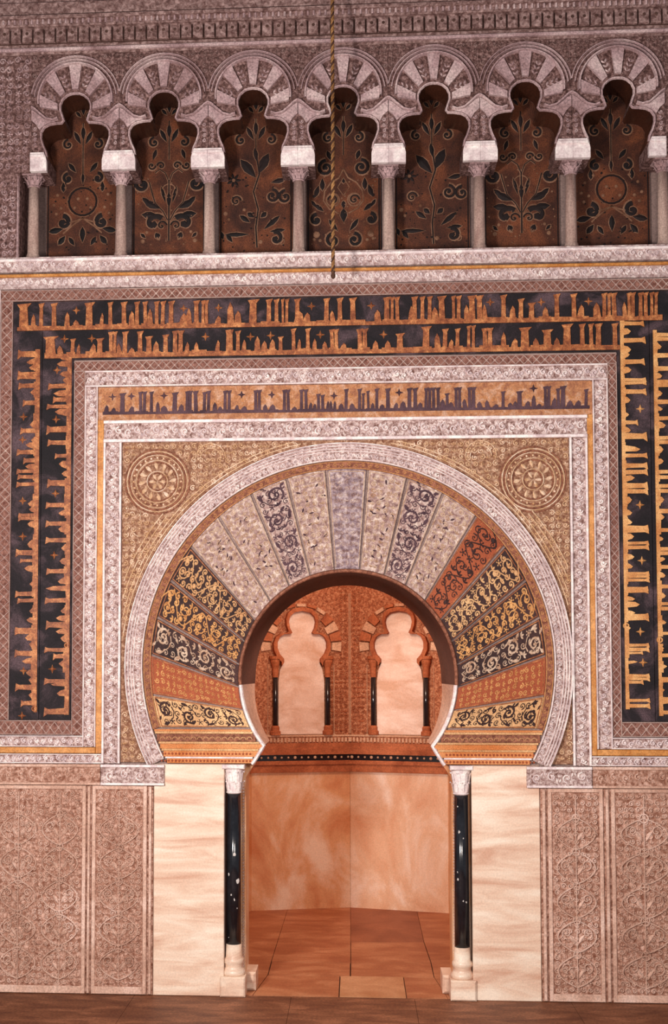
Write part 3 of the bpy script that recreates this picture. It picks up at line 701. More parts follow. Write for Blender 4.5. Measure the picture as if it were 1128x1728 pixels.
colA = S_((598,8,1),(633,8,1),(638,3,1),(651,6,.95),(680,6,.75),(727,6,.85),(763,6,1),(777,6,.7),(795,5,1),(805,5,.95),(817,5,1),(869,4,.9),(875,5,.9),(933,7,1),(946,4,.8),(1002,6,1),(1013,5,.9),(1062,4,1),(1067,5,1),(1103,7,1),(1160,7,.95),(1186,6,.7)) \
  + T_((610,8,.5),(620,8,.4),(662,8,.35),(716,10,.35),(742,8,.3),(752,8,.5),(788,8,.5),(850,9,.4),(860,8,.35),(885,9,.4),(918,12,.4),(960,9,.5),(985,8,.3),(1030,8,.3),(1047,8,.4),(1075,10,.45),(1088,8,.3),(1115,8,.55),(1136,9,.4),(1146,8,.3),(1174,7,.3)) + C_((703,.72),(742,.75),(845,.72),(905,.7),(1132,.6),(1208,.65)) + [('o',1196)]
colB = S_((652,6,.95),(675,6,.75),(687,5,1),(725,8,1),(748,6,.95),(770,5,.65),(816,8,.95),(853,6,1),(884,6,1),(912,6,1),(964,6,.95),(1013,6,1),(1055,8,.95),(1097,5,1),(1107,6,.65),(1150,6,1),(1200,8,1)) \
  + T_((605,7,.4),(615,8,.5),(633,8,.4),(642,8,.3),(665,9,.6),(697,9,.55),(785,10,.4),(800,8,.3),(866,8,.4),(893,10,.4),(925,8,.3),(948,9,.35),(980,9,.4),(993,7,.8),(1030,8,.3),(1044,8,.45),(1065,8,.45),(1078,8,.3),(1120,8,.35),(1169,9,.4),(1155,5,.6)) + C_((625,.6),(708,.62),(833,.62),(937,.65),(1129,.68)) + [('o',1089)]
colC = S_((546,5,.95),(575,6,1),(611,6,.95),(641,4,1),(647,4,1),(661,6,1),(713,5,.65),(736,8,1),(769,5,1),(786,6,1),(797,6,1),(820,7,1),(829,6,1),(890,5,1),(896,5,1),(917,4,1),(924,5,1),(968,4,1),(973,4,1),(979,4,1),(993,4,.95),(998,4,.95),(1039,4,.95),(1044,5,.95),(1089,4,.95),(1096,5,.95),(1102,3,.7),(1140,4,.95),(1145,4,.95),(1151,4,.7),(1182,4,.95),(1191,5,.95)) \
  + T_((560,9,.35),(590,10,.35),(600,8,.3),(625,9,.35),(675,9,.3),(700,6,.25),(725,8,.3),(757,8,.6),(808,8,.4),(845,10,.3),(865,8,.3),(880,8,.3),(906,9,.35),(940,8,.35),(955,7,.3),(1010,6,.35),(1020,8,.5),(1034,6,.35),(1060,4,.2),(1118,4,.4)) + C_((690,.75),(852,.68),(946,.72),(1066,.62),(1118,.7)) + [('o',1056)]
colD = S_((566,5,1),(573,5,1),(601,6,1),(623,6,1),(645,5,1),(651,5,1),(679,6,1),(707,5,1),(740,5,1),(747,5,1),(797,5,1),(806,5,.7),(821,5,1),(829,5,1),(863,6,1),(895,5,1),(927,5,1),(934,5,1),(957,5,1),(990,5,1),(1019,4,1),(1027,5,1),(1069,4,.8),(1106,5,1),(1145,4,1),(1149,4,1),(1182,9,.5),(1202,5,.9)) + T_((585,8,.3),(635,8,.3),(665,8,.3),(690,6,.3),(718,9,.4),(760,10,.3),(780,8,.3),(845,9,.3),(873,8,.3),(910,6,.25),(945,6,.3),(970,8,.3),(1005,8,.3),(1050,6,.3),(1093,5,.2),(1125,5,.3),(1165,4,.2)) + [('o',1080)]
def column(label, x0, x1, items, base_left, row_ref, T, top, m, nm):
    MB().box(x0, x1, -.002, .02, Z(1216), top).link(nm, 'ink', T)
    bw = x1-x0
    if base_left: f = lambda s_, t_: (x0+.028+t_, Z(s_-8 if s_ < 800 else s_, 0, 588) if False else W(1075, s_).z)
    else: f = lambda s_, t_: (x1-.014-t_, W(70, s_).z)
    its = [i for i in items]
    lo, hi = min(i[1] for i in its)-8, max(i[1] for i in its if i[0] != 'c')+6
    letters(T, its, f, 0, 0, lo, hi, bw-.055, .036 if not base_left else .026, -.002, m, m)
T = thing('inscription_band', 'two columns of gold Kufic letters on black down the left side', 'inscription', (X(70), 0, Z(1216)))
column('', X(19), X(68), colA, False, 0, T, zA0-.005, 'gold', 'outer_ground'); column('', X(69), X(122), colB, False, 0, T, zB0-.001, 'gold', 'inner_ground')
T = thing('inscription_band', 'two columns of gold Kufic letters on black down the right side', 'inscription', (X(1100), 0, Z(1216)))
column('', X(1046), X(1101), colC, True, 0, T, zB0-.001, 'goldp', 'inner_ground'); column('', X(1102), X(1153), colD, True, 0, T, zA0-.005, 'goldp', 'outer_ground')

T = thing('inscription_band', 'ochre mosaic panel with one line of dark Kufic letters above the arch', 'inscription', (OX, 0, Z(704)))
MB().box(X(166,680), X(1001,680), -.004, .02, Z(705.5), Z(648.5)).link('ground', 'ochre', T)
rowi = S_((207,6,.95),(238,4,1),(244,4,1),(256,4,1),(295,6,.95),(316,4,1),(321,4,1),(331,5,1),(345,4,.95),(352,4,1),(380,4,1),(387,4,1),(432,4,1),(438,4,1),(480,4,1),(487,4,1),(509,4,1),(517,4,1),(538,4,.8),(545,4,.75),(584,4,1),(607,4,1),(613,3,.8),(622,3,.9),(636,4,1),(655,5,1),(691,5,1),(701,5,1),(719,4,1),(725,4,1),(732,4,1),(740,4,1),(755,4,.75),(770,4,1),(776,4,1),(793,4,1),(799,5,1),(849,4,.8),(877,6,.8),(921,4,1),(926,4,1),(943,4,.9),(950,6,1),(989,4,.85)) \
  + T_((180,6,.35),(192,6,.25),(222,7,.3),(267,5,.45),(278,9,.3),(306,7,.35),(363,6,.4),(372,6,.25),(400,5,.3),(412,8,.25),(448,6,.3),(460,8,.3),(497,7,.2),(524,5,.35),(531,5,.3),(553,4,.4),(559,4,.4),(565,4,.4),(576,7,.3),(595,7,.3),(629,5,.3),(645,7,.25),(668,6,.3),(680,8,.35),(709,7,.3),(748,7,.4),(762,7,.3),(785,6,.4),(810,7,.3),(823,6,.35),(836,8,.2),(862,7,.25),(870,6,.3),(890,7,.3),(901,6,.5),(910,7,.2),(935,7,.4),(962,8,.3),(975,8,.3)) + C_((190,.78),(222,.8),(277,.8),(408,.8),(459,.78),(564,.7),(674,.8),(901,.9))
items = [(i[0], i[1], i[2], .03) if False else i for i in rowi]
letters(T, items, lambda s_, t_: (X(s_,680), Z(695)+t_), 0, 0, 174, 995, Z(656)-Z(695), .02, -.004, 'letter_dark', 'letter_dark', .008)
o = Orn(flat(-.004)); xA, xB = X(168,680), X(999,680); n = int((xB-xA)/.07)
for i in range(n): 
    x_ = xA+(i+.5)*(xB-xA)/n; o.spiral(x_, Z(672)+.03*math.sin(i*1.3), .022, 1.1, 0, 1 if i % 2 else -1, .005, .004, n=7)
o.link('gold_scrolls', 'goldp', T, kind='stuff')

# lattice borders
def lattice(T, x0, x1, z0, z1, cell):
    """diamond lattice between two fillets"""
    o = Orn(flat(-.008)); MB().box(x0, x1, -.008, .02, z0, z1).link('ground', 'lattice', T)
    horiz = (x1-x0) > (z1-z0); Lg = (x1-x0) if horiz else (z1-z0); wd = (z1-z0) if horiz else (x1-x0); n = max(1, round(Lg/cell)); u = Lg/n
    f = (lambda s_, t_: (x0+s_, z0+t_)) if horiz else (lambda s_, t_: (x0+t_, z0+s_))
    for i in range(n):
        for s0_, t0_, s1_, t1_ in ((0,.1,1,.9),(0,.9,1,.1)): o.ribbon([f((i+s0_)*u, wd*t0_), f((i+s1_)*u, wd*t1_)], .008, .007)
        c = f((i+.5)*u, wd*.5); o.disc(c[0], c[1], wd*.12, .008, 4)
    o.link('diamond_lattice', 'lattice_line', T, kind='stuff')
    for t_ in (.04, .96): o = Orn(flat(-.008)); o.ribbon([f(0, wd*t_), f(Lg, wd*t_)], .009, .01); o.link('edge_line', 'lattice_line', T)
T = thing('lattice_border', 'narrow brown border with pale diamond lattice above the Kufic letters', 'border', (OX, 0, Z(499)))
lattice(T, X(2,490), X(1175,490), Z(499), Z(480), .07)
T = thing('lattice_border', 'narrow brown diamond lattice border between black letters and outer white frame', 'border', (OX, 0, Z(1240)))
lattice(T, X(123.5), X(1045), Z(621), Z(603), .07); lattice(T, X(123.5), xoL0-.001, Z(1242), Z(621)-.001, .075); lattice(T, xoR1+.001, X(1045), Z(1242), Z(621)-.001, .075)
lattice(T, X(-2), X(123.5)-.001, Z(1242), Z(1217), .075); lattice(T, X(1045)+.001, X(1175), Z(1242), Z(1217), .075)
T = thing('lattice_border', 'mauve lattice border at the left edge of the wall beside the letters', 'border', (X(8), 0, Z(1216)))
lattice(T, X(-2), X(18.5), Z(1216.5), Z(499)-.001, .085)
T = thing('lattice_border', 'lattice border at the right edge of the wall beside the letters', 'border', (X(1165), 0, Z(1216)))
lattice(T, X(1154), X(1175), Z(1216.5), Z(499)-.001, .085)
T = thing('edge_frame', 'white carved stucco frame at the far left edge of the wall', 'frame', (X(-20), 0, Z(1242))); rail(T, X(-36), X(-2)-.001, Z(1242), Z(480), False)
T = thing('edge_frame', 'white carved stucco frame at the far right edge of the wall', 'frame', (X(1190), 0, Z(1242))); rail(T, X(1175)+.001, X(1209), Z(1242), Z(480), False)

# ------------------------------------------------------------------ ledge between arcade and inscription
T = thing('ledge_moulding', 'white carved stucco ledge with a gilded line under the arcade columns', 'ledge', (OX, 0, Z(479)))
MB().box(XL+.02, XR-.02, -.03, .02, Z(479), Z(456.5)).link('lower_band', 'stucco_dim', T)
MB().box(XL+.02, XR-.02, -.05, .02, Z(451.5), Z(426)).link('upper_band', 'stucco_dim', T)
MB().bbox(XL+.02, XR-.02, -.062, .02, Z(456.4,-.06), Z(451.6,-.06), .006).link('gilded_line', 'gilt', T)
o = Orn(flat(-.05)); scroll_run(o, XL+.1, Z(440), XR-.1, Z(440), .10, .065, .012, .012); o.link('scrollwork', 'stucco', T, kind='stuff')
o = Orn(flat(-.03)); scroll_run(o, XL+.1, Z(468), XR-.1, Z(468), .09, .06, .012, .011); o.link('scrollwork', 'stucco', T, kind='stuff')
MB().bbox(XL+.02, XR-.02, -.075, .0, Z(430,-.07), Z(425,-.07), .006).link('top_roll', 'stucco', T)

# ------------------------------------------------------------------ arcade
xc0, xc1 = X(201,350), X(1125,350); DX = (xc1-xc0)/6
colx = [xc0+(i-1)*DX for i in range(-1, 10)]      # colx[1] stands at px 49
YC = .10
T0 = thing('colonnette', '', 'column', (0, YC, ZSILL))
def cz3(py): return Z(py, YC)-0
zb0, zb1, zcap0, zcap1 = ZSILL, Z(418,YC), Z(305,YC), Z(279,.03)
sh = MB().lathe([(.050,zb1),(.047,(zb1+zcap0)/2),(.044,zcap0)], (0,YC,0), 18).link('shaft', 'shaft', T0, True)
MB().lathe([(.072,zb0),(.072,zb0+.02),(.062,zb0+.03),(.066,zb0+.045),(.052,zb1)], (0,YC,0), 16).link('base', 'shaft', T0)
cp = MB(); H = zcap1-zcap0
cp.lathe([(.046,zcap0),(.054,zcap0+.008),(.048,zcap0+.014),(.05,zcap0+H*.5),(.066,zcap0+H*.82)], (0,YC,0), 14)
for rowk, (rr, zz, hl) in enumerate(((.05, zcap0+.014, H*.42), (.056, zcap0+H*.36, H*.46))):
    for k in range(8):
        a = 2*PI*(k+.5*rowk)/8; c, s_ = math.cos(a), math.sin(a); tx, ty = -s_, c; n = len(cp.v)
        prof = [(0,.0,.016),(.012,.5,.018),(.02,.85,.013),(.034,.98,.007),(.034,.86,.002)]
        for (o_, t_, wd_) in prof:
            for q in (-1, 0, 1):
                r_ = rr+o_*1.1+(.004 if q == 0 else 0); cp.v.append((c*r_+tx*q*wd_, YC+s_*r_+ty*q*wd_, zz+t_*hl))
        for i in range(4):
            for q in range(2): b_ = n+i*3+q; cp.f.append((b_, b_+1, b_+4, b_+3))
cp.box(-.085, .085, YC-.085, YC+.085, zcap1-H*.16, zcap1)
cp.link('capital', 'arcade', T0)
ordn = ['leftmost', 'second from the left', 'third from the left', 'fourth from the left', 'fifth from the left', 'sixth from the left', 'seventh from the left', 'last, at the right edge']
for i in range(8):
    t_ = T0 if i == 0 else dup(T0); t_.location.x = colx[i+1] if False else xc0+(i-1)*DX
    tag(t_, 'small pinkish marble column of the upper arcade, %s' % ordn[i], 'column', 'colonnettes of the upper arcade')

# one bay
HC = [(48,278.5),(48,254),(50,244),(55,233),(58.5,221),(58,211),(53,203),(45,198.5),(34,196.5),(23,196),(20,192),(22.5,184),(26,174),(26,165),(22,156),(14,149),(7,146.5),(0,146)]
px2 = DX/154.0
zt_arch = Z(76)
cont = [(dx*px2, Z(py)) for dx, py in HC]; cont_full = cont+[(-x, z) for x, z in cont[-2::-1]]
E = thing('arcade_arch', '', 'arch', (0, 0, Z(278.5)))
hwid = DX/2-.0008
plate = [(hwid, zt_arch), (-hwid, zt_arch), (-hwid, Z(278.5))] + [(x, z) for x, z in cont_full[::-1]] + [(hwid, Z(278.5))]
MB().prism(plate, .0, DP+.01).link('arch_plate', 'arcade_carved', E)
# soffit lining, glossy brown
ln = MB()
for i, (x, z) in enumerate(cont_full[1:-1]):
    ln.v += [(x, -.001, z), (x*.995, DP-.022, z-.002)]
for i in range(len(cont_full)-3): ln.f.append((2*i, 2*i+1, 2*i+3, 2*i+2))
M['soffit'] = mat('painted_soffit', (48,26,20), (74,42,30), rough=.22)
ln.link('soffit', 'soffit', E)
# rolled rim along the lobes
o = Orn(flat(.0)); o.ribbon([(x*1.03, z+.006) for x, z in cont_full[1:-1]], .022, .02); o.link('rim', 'arcade', E)
# top-lobe voussoirs
LC = (0, Z(168)); 
for k in range(9):
    a0 = math.radians(-12+204*k/9+1.4); a1 = math.radians(-12+204*(k+1)/9-1.4)
    pts = arc(LC[0], LC[1], .155, a0, a1, 4)+arc(0, Z(157), .315, a1, a0, 4)
    if k % 2 == 0: MB().prism(pts, -.030, .002).link('voussoir', 'arcade', E)
    else:
        v_ = MB().prism(pts, -.008, .002).link('voussoir', 'arcade_carved', E); q = Orn(flat(-.008)); am = (a0+a1)/2
        for rr in (.19, .235, .275): q.leaf(rr*math.cos(am), LC[1]+rr*math.sin(am), am+.7, .04, .018, .01); q.leaf(rr*math.cos(am), LC[1]+rr*math.sin(am), am-.7, .04, .018, .01)
        q.link('leaf_carving', 'arcade', v_)
# extrados rings
o = Orn(flat(.0))
for r_, w_, h_, a_ in ((.325,.024,.045,.12),(.362,.014,.03,.32),(.392,.014,.026,.40)): o.ring(0, Z(157), r_, w_, h_, 30, -a_+(.0), PI+a_) if r_ < .33 else o.ring(0, Z(157), r_, w_, h_, 30, .16 if r_ > .37 else .1, PI-(.16 if r_ > .37 else .1))
o.link('extrados_moulding', 'arcade', E)
# lower lobe extrados: raised band hills meeting above the columns, plus side voussoirs
for sg in (-1, 1):
    o = Orn(flat(.0)); o.ribbon([(sg*.155, Z(187)), (sg*.20, Z(190)), (sg*.26, Z(187)), (sg*.315, Z(178)), (sg*.36, Z(170)), (sg*hwid, Z(167))], .026, .036); o.link('lobe_moulding', 'arcade', E)
    P = [(.175,Z(193)),(.20,Z(192)),(.26,Z(190)),(.315,Z(182)),(.35,Z(176)),(hwid-.002,Z(172)),(hwid-.002,Z(190)),(.345,Z(197)),(.318,Z(206)),(.285,Z(201)),(.24,Z(195.5))]
    pts = [(sg*x, z) for x, z in P]; MB().prism(pts if sg > 0 else pts[::-1], -.022, .002).link('voussoir', 'arcade', E)
    P = [(.325,Z(206)),(.35,Z(198)),(hwid-.002,Z(193)),(hwid-.002,Z(247.5)),(.29,Z(247.5)),(.30,Z(238)),(.312,Z(228))]
    pts = [(sg*x, z) for x, z in P]; v_ = MB().prism(pts if sg > 0 else pts[::-1], -.008, .002).link('voussoir', 'arcade_carved', E)
    q = Orn(flat(-.008)); arabesque(q, *(sorted((sg*.325, sg*(hwid-.004)))), Z(236), Z(200), .042, .008, .01, seed=3); q.link('leaf_carving', 'arcade', v_)
    z0, z1 = Z(279), Z(247); x0, x1 = sorted((sg*.246*px2/S*S, sg*hwid))
    P = [(.243,z0),(.243,Z(262)),(.252,Z(255)),(.268,z1),(hwid,z1),(hwid,z0)]; pts = [(sg*x, z) for x, z in P]
    MB().prism(pts if sg > 0 else pts[::-1], -.045, .001).link('impost_block', 'stucco', E)
    MB().bbox(*sorted((sg*.262, sg*hwid)), -.06, -.044, Z(252,-.05), Z(247,-.05), .004).link('impost_fillet', 'stucco', E)
# spandrel carving
q = Orn(flat(.0)); arabesque(q, -hwid+.004, hwid-.004, Z(166), zt_arch-.012, .05, .009, .014, lambda x, z: math.hypot(x, z-Z(157)) > .425 , mirror=True, seed=9)
q.link('spandrel_carving', 'cornice', E, kind='stuff')
bay_c = [xc0+(i-.5)*DX for i in range(7)]
bl = ['leftmost', 'second from the left', 'third from the left', 'fourth from the left, behind the hanging rope', 'fifth from the left', 'sixth from the left', 'seventh, at the right']
for i in range(7):
    t_ = E if i == 0 else dup(E); t_.location.x = bay_c[i]
    tag(t_, 'trilobed pale stucco arch of the upper arcade, %s' % bl[i], 'arch', 'trilobed arches of the upper arcade')
# plain carved wall beyond the arcade on both sides
xl_end = xc0-DX-hwid*0
pw = thing('carved_pier', 'dim carved stucco pier left of the arcade columns', 'pier', (X(10,300), 0, ZSILL))
pl_x1 = xc0-DX-.10
MB().box(XL, pl_x1, .0, DP+.01, ZSILL+.001, Z(278.5)).link('lower_face', 'arcade_carved', pw); MB().box(XL, bay_c[0]-DX/2-.001, .0, DP+.01, Z(278.5)+.001, zt_arch).link('upper_face', 'arcade_carved', pw)
o = Orn(flat(.0)); arabesque(o, X(-60,300), pl_x1-.03, ZSILL+.03, Z(290), .07, .009, .012, seed=31); arabesque(o, X(-60,200), bay_c[0]-DX/2-.01, Z(274), zt_arch-.02, .07, .009, .012, seed=32); o.link('arabesque', 'arcade', pw, kind='stuff')
o = Orn(flat(.0)); o.ribbon([(pl_x1-.012, ZSILL+.01), (pl_x1-.012, Z(284))], .02, .02); o.link('corner_roll', 'arcade', pw)
pw = thing('carved_pier', 'carved stucco pier right of the last arcade column', 'pier', (xc1+.3, 0, ZSILL))
MB().box(xc1+.12, XR, .0, DP+.01, ZSILL+.001, Z(278.5)).link('lower_face', 'arcade_carved', pw); MB().box(bay_c[6]+DX/2+.001, XR, .0, DP+.01, Z(278.5)+.001, zt_arch).link('upper_face', 'arcade_carved', pw)

# mosaic panels inside the bays
PY = DP-.002
zp = lambda py: Z(py, PY-.01)
def panel_ornament(kind, T):
    k = .0052
    g = Orn(flat(PY-.012)); d = Orn(flat(PY-.0125)); 
    def P(x, py): return (x*k, zp(py))
    def leaf(x, py, a, L, Wd, both=True):
        for sg in ((1,-1) if both else (1,)):
            X_, Z_ = P(sg*x, py); aa = a if sg > 0 else PI-a
            g.leaf(X_-.006*math.cos(aa), Z_-.006*math.sin(aa), aa, (L+2.6)*k, (Wd+2.6)*k, .003); 
            d.leaf(X_, Z_, aa, L*k, Wd*k, .0075)
    def spir(x, py, r, a0, sgn, turns=1.3, both=True, w=5):
        for sg in ((1,-1) if both else (1,)):
            X_, Z_ = P(sg*x, py); aa = a0 if sg > 0 else PI-a0
            g.spiral(X_, Z_, (r+1.2)*k, turns, aa, sgn*sg, (w+2.4)*k, .0025, n=18); d.spiral(X_, Z_, r*k, turns, aa, sgn*sg, w*k, .007, n=18)
    def stem(pts, w=2.2, both=True, gold=False):
        for sg in ((1,-1) if both else (1,)):
            pp = [P(sg*x, y_) for x, y_ in pts]
            (g if gold else d).ribbon(pp, w*k, .006); 
            if not gold: g.ribbon(pp, (w+2)*k, .0025)
    def ring(x, py, r, w=2, both=True, dark=False):
        for sg in ((1,-1) if both else (1,)):
            X_, Z_ = P(sg*x, py); (d if dark else g).ring(X_, Z_, r*k, w*k, .005, 18)
    def dot(x, py, r, both=True, dark=False):
        for sg in ((1,-1) if both else (1,)):
            X_, Z_ = P(sg*x, py); (d if dark else g).disc(X_, Z_, r*k, .006, 7)
    if kind == 'palmette':
        spir(46, 303, 14, PI/2, -1, 1.1, w=8); stem([(2,365),(10,350),(24,335),(30,315),(34,300)])
        leaf(16, 345, .45, 30, 13); leaf(16, 358, .12, 32, 13); leaf(30, 340, .75, 22, 9)
        spir(26, 372, 18, PI*.8, -1, .55, w=10); spir(12, 374, 9, PI, -1, 1.0, w=3)
        stem([(4,372),(8,362),(18,356),(28,360),(34,370)], 2, gold=True); stem([(0,400),(0,360),(0,300)], 3, False)
        leaf(0, 345, PI/2, 30, 8, False); leaf(6, 335, PI*.42, 30, 6); stem([(0,300),(6,285),(16,278),(24,284)], 2); spir(14, 272, 7, 0, 1, 1.1, w=3); spir(30, 272, 7, PI, 1, 1.1, w=3)
        leaf(16, 398, PI*.35, 14, 10); dot(18, 395, 4); dot(45, 400, 4); dot(38, 385, 3); leaf(40, 395, .8, 12, 6)
        ring(0, 315, 12, 2, False); leaf(28, 262, PI*.6, 20, 7)
    elif kind == 'curls':
        spir(30, 283, 14, PI*.5, -1, 1.4, w=6); leaf(36, 300, -PI*.5, 22, 9); leaf(42, 312, -PI*.4, 22, 9); leaf(22, 270, PI*.4, 18, 8)
        stem([(0,285),(8,300),(22,308),(32,322),(34,338),(24,352),(8,360)], 3, gold=True); ring(18, 337, 11, 3); spir(18, 337, 9, 0, 1, 1.2, w=3)
        leaf(0, 375, PI/2, 24, 12, False); stem([(0,300),(10,316),(0,330)], 2, gold=True); leaf(0, 352, PI/2, 14, 8, False)
        leaf(34, 356, .7, 20, 8); spir(46, 370, 10, PI/2, -1, .9, w=7); spir(18, 405, 12, PI/2, -1, 1.2, w=6); leaf(10, 390, PI*.3, 26, 8); dot(46, 395, 6); dot(50, 403, 3); dot(40, 405, 3)
        leaf(0, 300, -PI/2, 10, 6, False); leaf(46, 350, 1.0, 16, 6); dot(50, 330, 3, dark=True)
    elif kind == 'floral':
        stem([(2,415),(0,380),(4,350),(-4,320),(6,290),(2,265)], 3, False)
        leaf(4, 290, PI*.35, 40, 16, False); leaf(0, 296, PI*.72, 42, 16, False); leaf(2, 270, PI*.55, 26, 8, False)
        for (fx_, fy, r_) in ((-38, 300, 13), ): 
            for q in range(7): X_, Z_ = P(fx_, fy); d.leaf(X_, Z_, q*.9, r_*k, 5*k, .007); 
            dot(fx_, fy, 4, False)
        spir(28, 328, 12, PI/2, -1, 1.3, False, 5); spir(50, 330, 12, PI/2, 1, 1.2, False, 5); leaf(26, 305, .2, 26, 9, False)
        spir(-34, 335, 9, 0, 1, 1.2, False, 3); leaf(-10, 372, PI*.8, 22, 9, False); leaf(-12, 392, PI, 42, 8, False); leaf(14, 384, .7, 36, 9, False); leaf(24, 388, .1, 26, 8, False)
        spir(34, 400, 12, PI*.6, -1, .9, False, 7); dot(-52, 356, 4, False); dot(-46, 366, 3, False); leaf(-40, 405, 2.2, 18, 8, False); leaf(-56, 400, 1.8, 14, 7, False); dot(8, 405, 4, False); ring(44, 405, 5, 2, False); dot(-20, 350, 3, False); leaf(-4, 364, 2.4, 14, 9, False); leaf(8, 364, .7, 14, 9, False)
    elif kind == 'crossed':
        ring(0, 330, 24, 3, False, True); ring(0, 330, 27, 1.5, False); stem([(-38,370),(-10,362),(0,358),(20,372),(34,384)], 3, False, True); stem([(38,370),(10,362),(0,358),(-20,372),(-34,384)], 3, False, True)
        spir(34, 365, 12, PI*.5, 1, .9, w=9); leaf(34, 376, -.2, 26, 11); leaf(30, 388, -.9, 20, 10); spir(26, 290, 9, PI/2, -1, 1, w=6); leaf(34, 296, -PI/2, 18, 8)
        for x_, y_ in ((44,318),(30,306),(50,335),(38,340),(46,350),(8,325),(14,340),(52,300)): dot(x_, y_, 3)
        leaf(0, 400, PI/2, 28, 10, False); leaf(14, 405, 1.0, 18, 8); leaf(0, 300, PI/2, 20, 6, False); stem([(0,300),(0,262)], 2, False); leaf(12, 280, .9, 22, 8)
    # upper part of each panel, inside the lobes
    leaf(4, 232, PI*.35, 26, 8); leaf(0, 226, PI/2, 26, 8, False); spir(26, 232, 9, PI/2, -1, 1.1, w=4); leaf(0, 182, PI/2, 22, 9, False); leaf(4, 186, PI*.28, 14, 6); stem([(0,262),(0,196)], 2, False); leaf(30, 216, 1.3, 14, 6)
    g.link('outline', 'panel_gold', T); d.link('foliage', 'panel_dark', T)
kindsP = ['crossed','palmette','floral','curls','floral','palmette','crossed']
desc = {'crossed':'brown mosaic, ring over crossed stems', 'palmette':'brown mosaic, dark palmette fan', 'floral':'brown mosaic, winding flower stem', 'curls':'brown mosaic with paired curls'}
where = ['in the leftmost arch', 'in the second arch from the left', 'in the third arch from the left', 'in the middle arch', 'in the arch just right of the rope', 'in the second arch from the right', 'in the arch at the right edge']
for i in range(7):
    kd = kindsP[i]; T = thing('mosaic_panel', desc[kd]+', '+where[i], 'mosaic panel', (0, PY, ZSILL), 'mosaic panels in the upper arcade')
    hw = .325; zt = Z(274, PY); zz = ZSILL+.001
    pts = [(-hw,zz),(hw,zz),(hw,zt-.07),(hw-.02,zt-.02),(.285,zt+.03),(.315,Z(230,PY)),(.315,Z(190,PY)),(.15,Z(160,PY)),(.14,Z(135,PY)),(-.14,Z(135,PY)),(-.15,Z(160,PY)),(-.315,Z(190,PY)),(-.315,Z(230,PY)),(-.285,zt+.03),(-hw+.02,zt-.02),(-hw,zt-.07)]
    MB().prism(pts, PY-.012, PY+.02).link('ground', 'panel_ground', T)
    for sg in (-1, 1): ed = Orn(flat(PY-.012)); ed.ribbon([(sg*(hw-.012),zz+.01),(sg*(hw-.012),zt-.07),(sg*(hw-.034),zt-.02)], .012, .004); ed.link('edge_line', 'panel_dark', T)
    panel_ornament(kd, T)
    q = Orn(flat(PY-.012)); rn = random.Random(i)
    for _ in range(46): q.disc((rn.random()-.5)*.6, zz+.04+rn.random()*(Z(290,PY)-zz-.06), .006+.005*rn.random(), .005, 5)
    q.link('scattered_tesserae', 'panel_gold' if i % 2 else 'panel_dark', T, kind='stuff')
    T.location.x = bay_c[i]

# ------------------------------------------------------------------ cornice on top
T = thing('dentil_cornice', 'weathered stucco cornice with a row of dentils along the top of the wall', 'cornice', (OX, 0, zt_arch))
def clayer(nm, m_, p0, p1, d):
    z0, z1 = Z(p0,-d), Z(p1,-d); return MB().bbox(XL+.02, XR-.02, -d, DP+.01, z0, z1, .006).link(nm, m_, T)
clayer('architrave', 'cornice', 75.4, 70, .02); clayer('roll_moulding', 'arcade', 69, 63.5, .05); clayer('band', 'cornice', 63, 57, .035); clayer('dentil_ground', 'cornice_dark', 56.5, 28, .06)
clayer('corona', 'cornice', 27, 14, .13); clayer('upper_roll', 'cornice', 13, 7, .17); clayer('cyma', 'cornice', 6, -14, .15)
MB().box(XL+.02, XR-.02, -.12, DP+.01, Z(-14,-.15), ZTOP-.01).link('upper_wall', 'cornice', T)
xx0, xx1 = X(-40,40,-.1), X(1180,40,-.1); nD = 62; u = (xx1-xx0)/nD
d0 = MB().bbox(-u*.43, u*.43, -.035, .0, Z(54,-.09), Z(30,-.09), .006).link('dentil', 'cornice'); ring = Orn(flat(-.035)); zmid = (Z(54,-.09)+Z(30,-.09))/2; ring.disc(0, zmid+.01, .014, .008, 8); r0 = ring.link('rosette', 'cornice_dark', d0)
for i in range(nD):
    t_ = d0 if i == 0 else d0.copy()
    if i: COL.objects.link(t_)
    t_.parent = T; t_.location = (xx0+(i+.5)*u-T.location.x, -.06-T.location.y, -T.location.z)
    rc = r0 if i == 0 else r0.copy()
    if i: COL.objects.link(rc); rc.parent = t_
o = Orn(flat(-.13))
for i in range(int((xx1-xx0)/.05)): o.ribbon([(xx0+i*.05, Z(26,-.13)+.006), (xx0+i*.05, Z(15,-.13))], .022, .014)
o.link('fluting', 'arcade', T, kind='stuff')

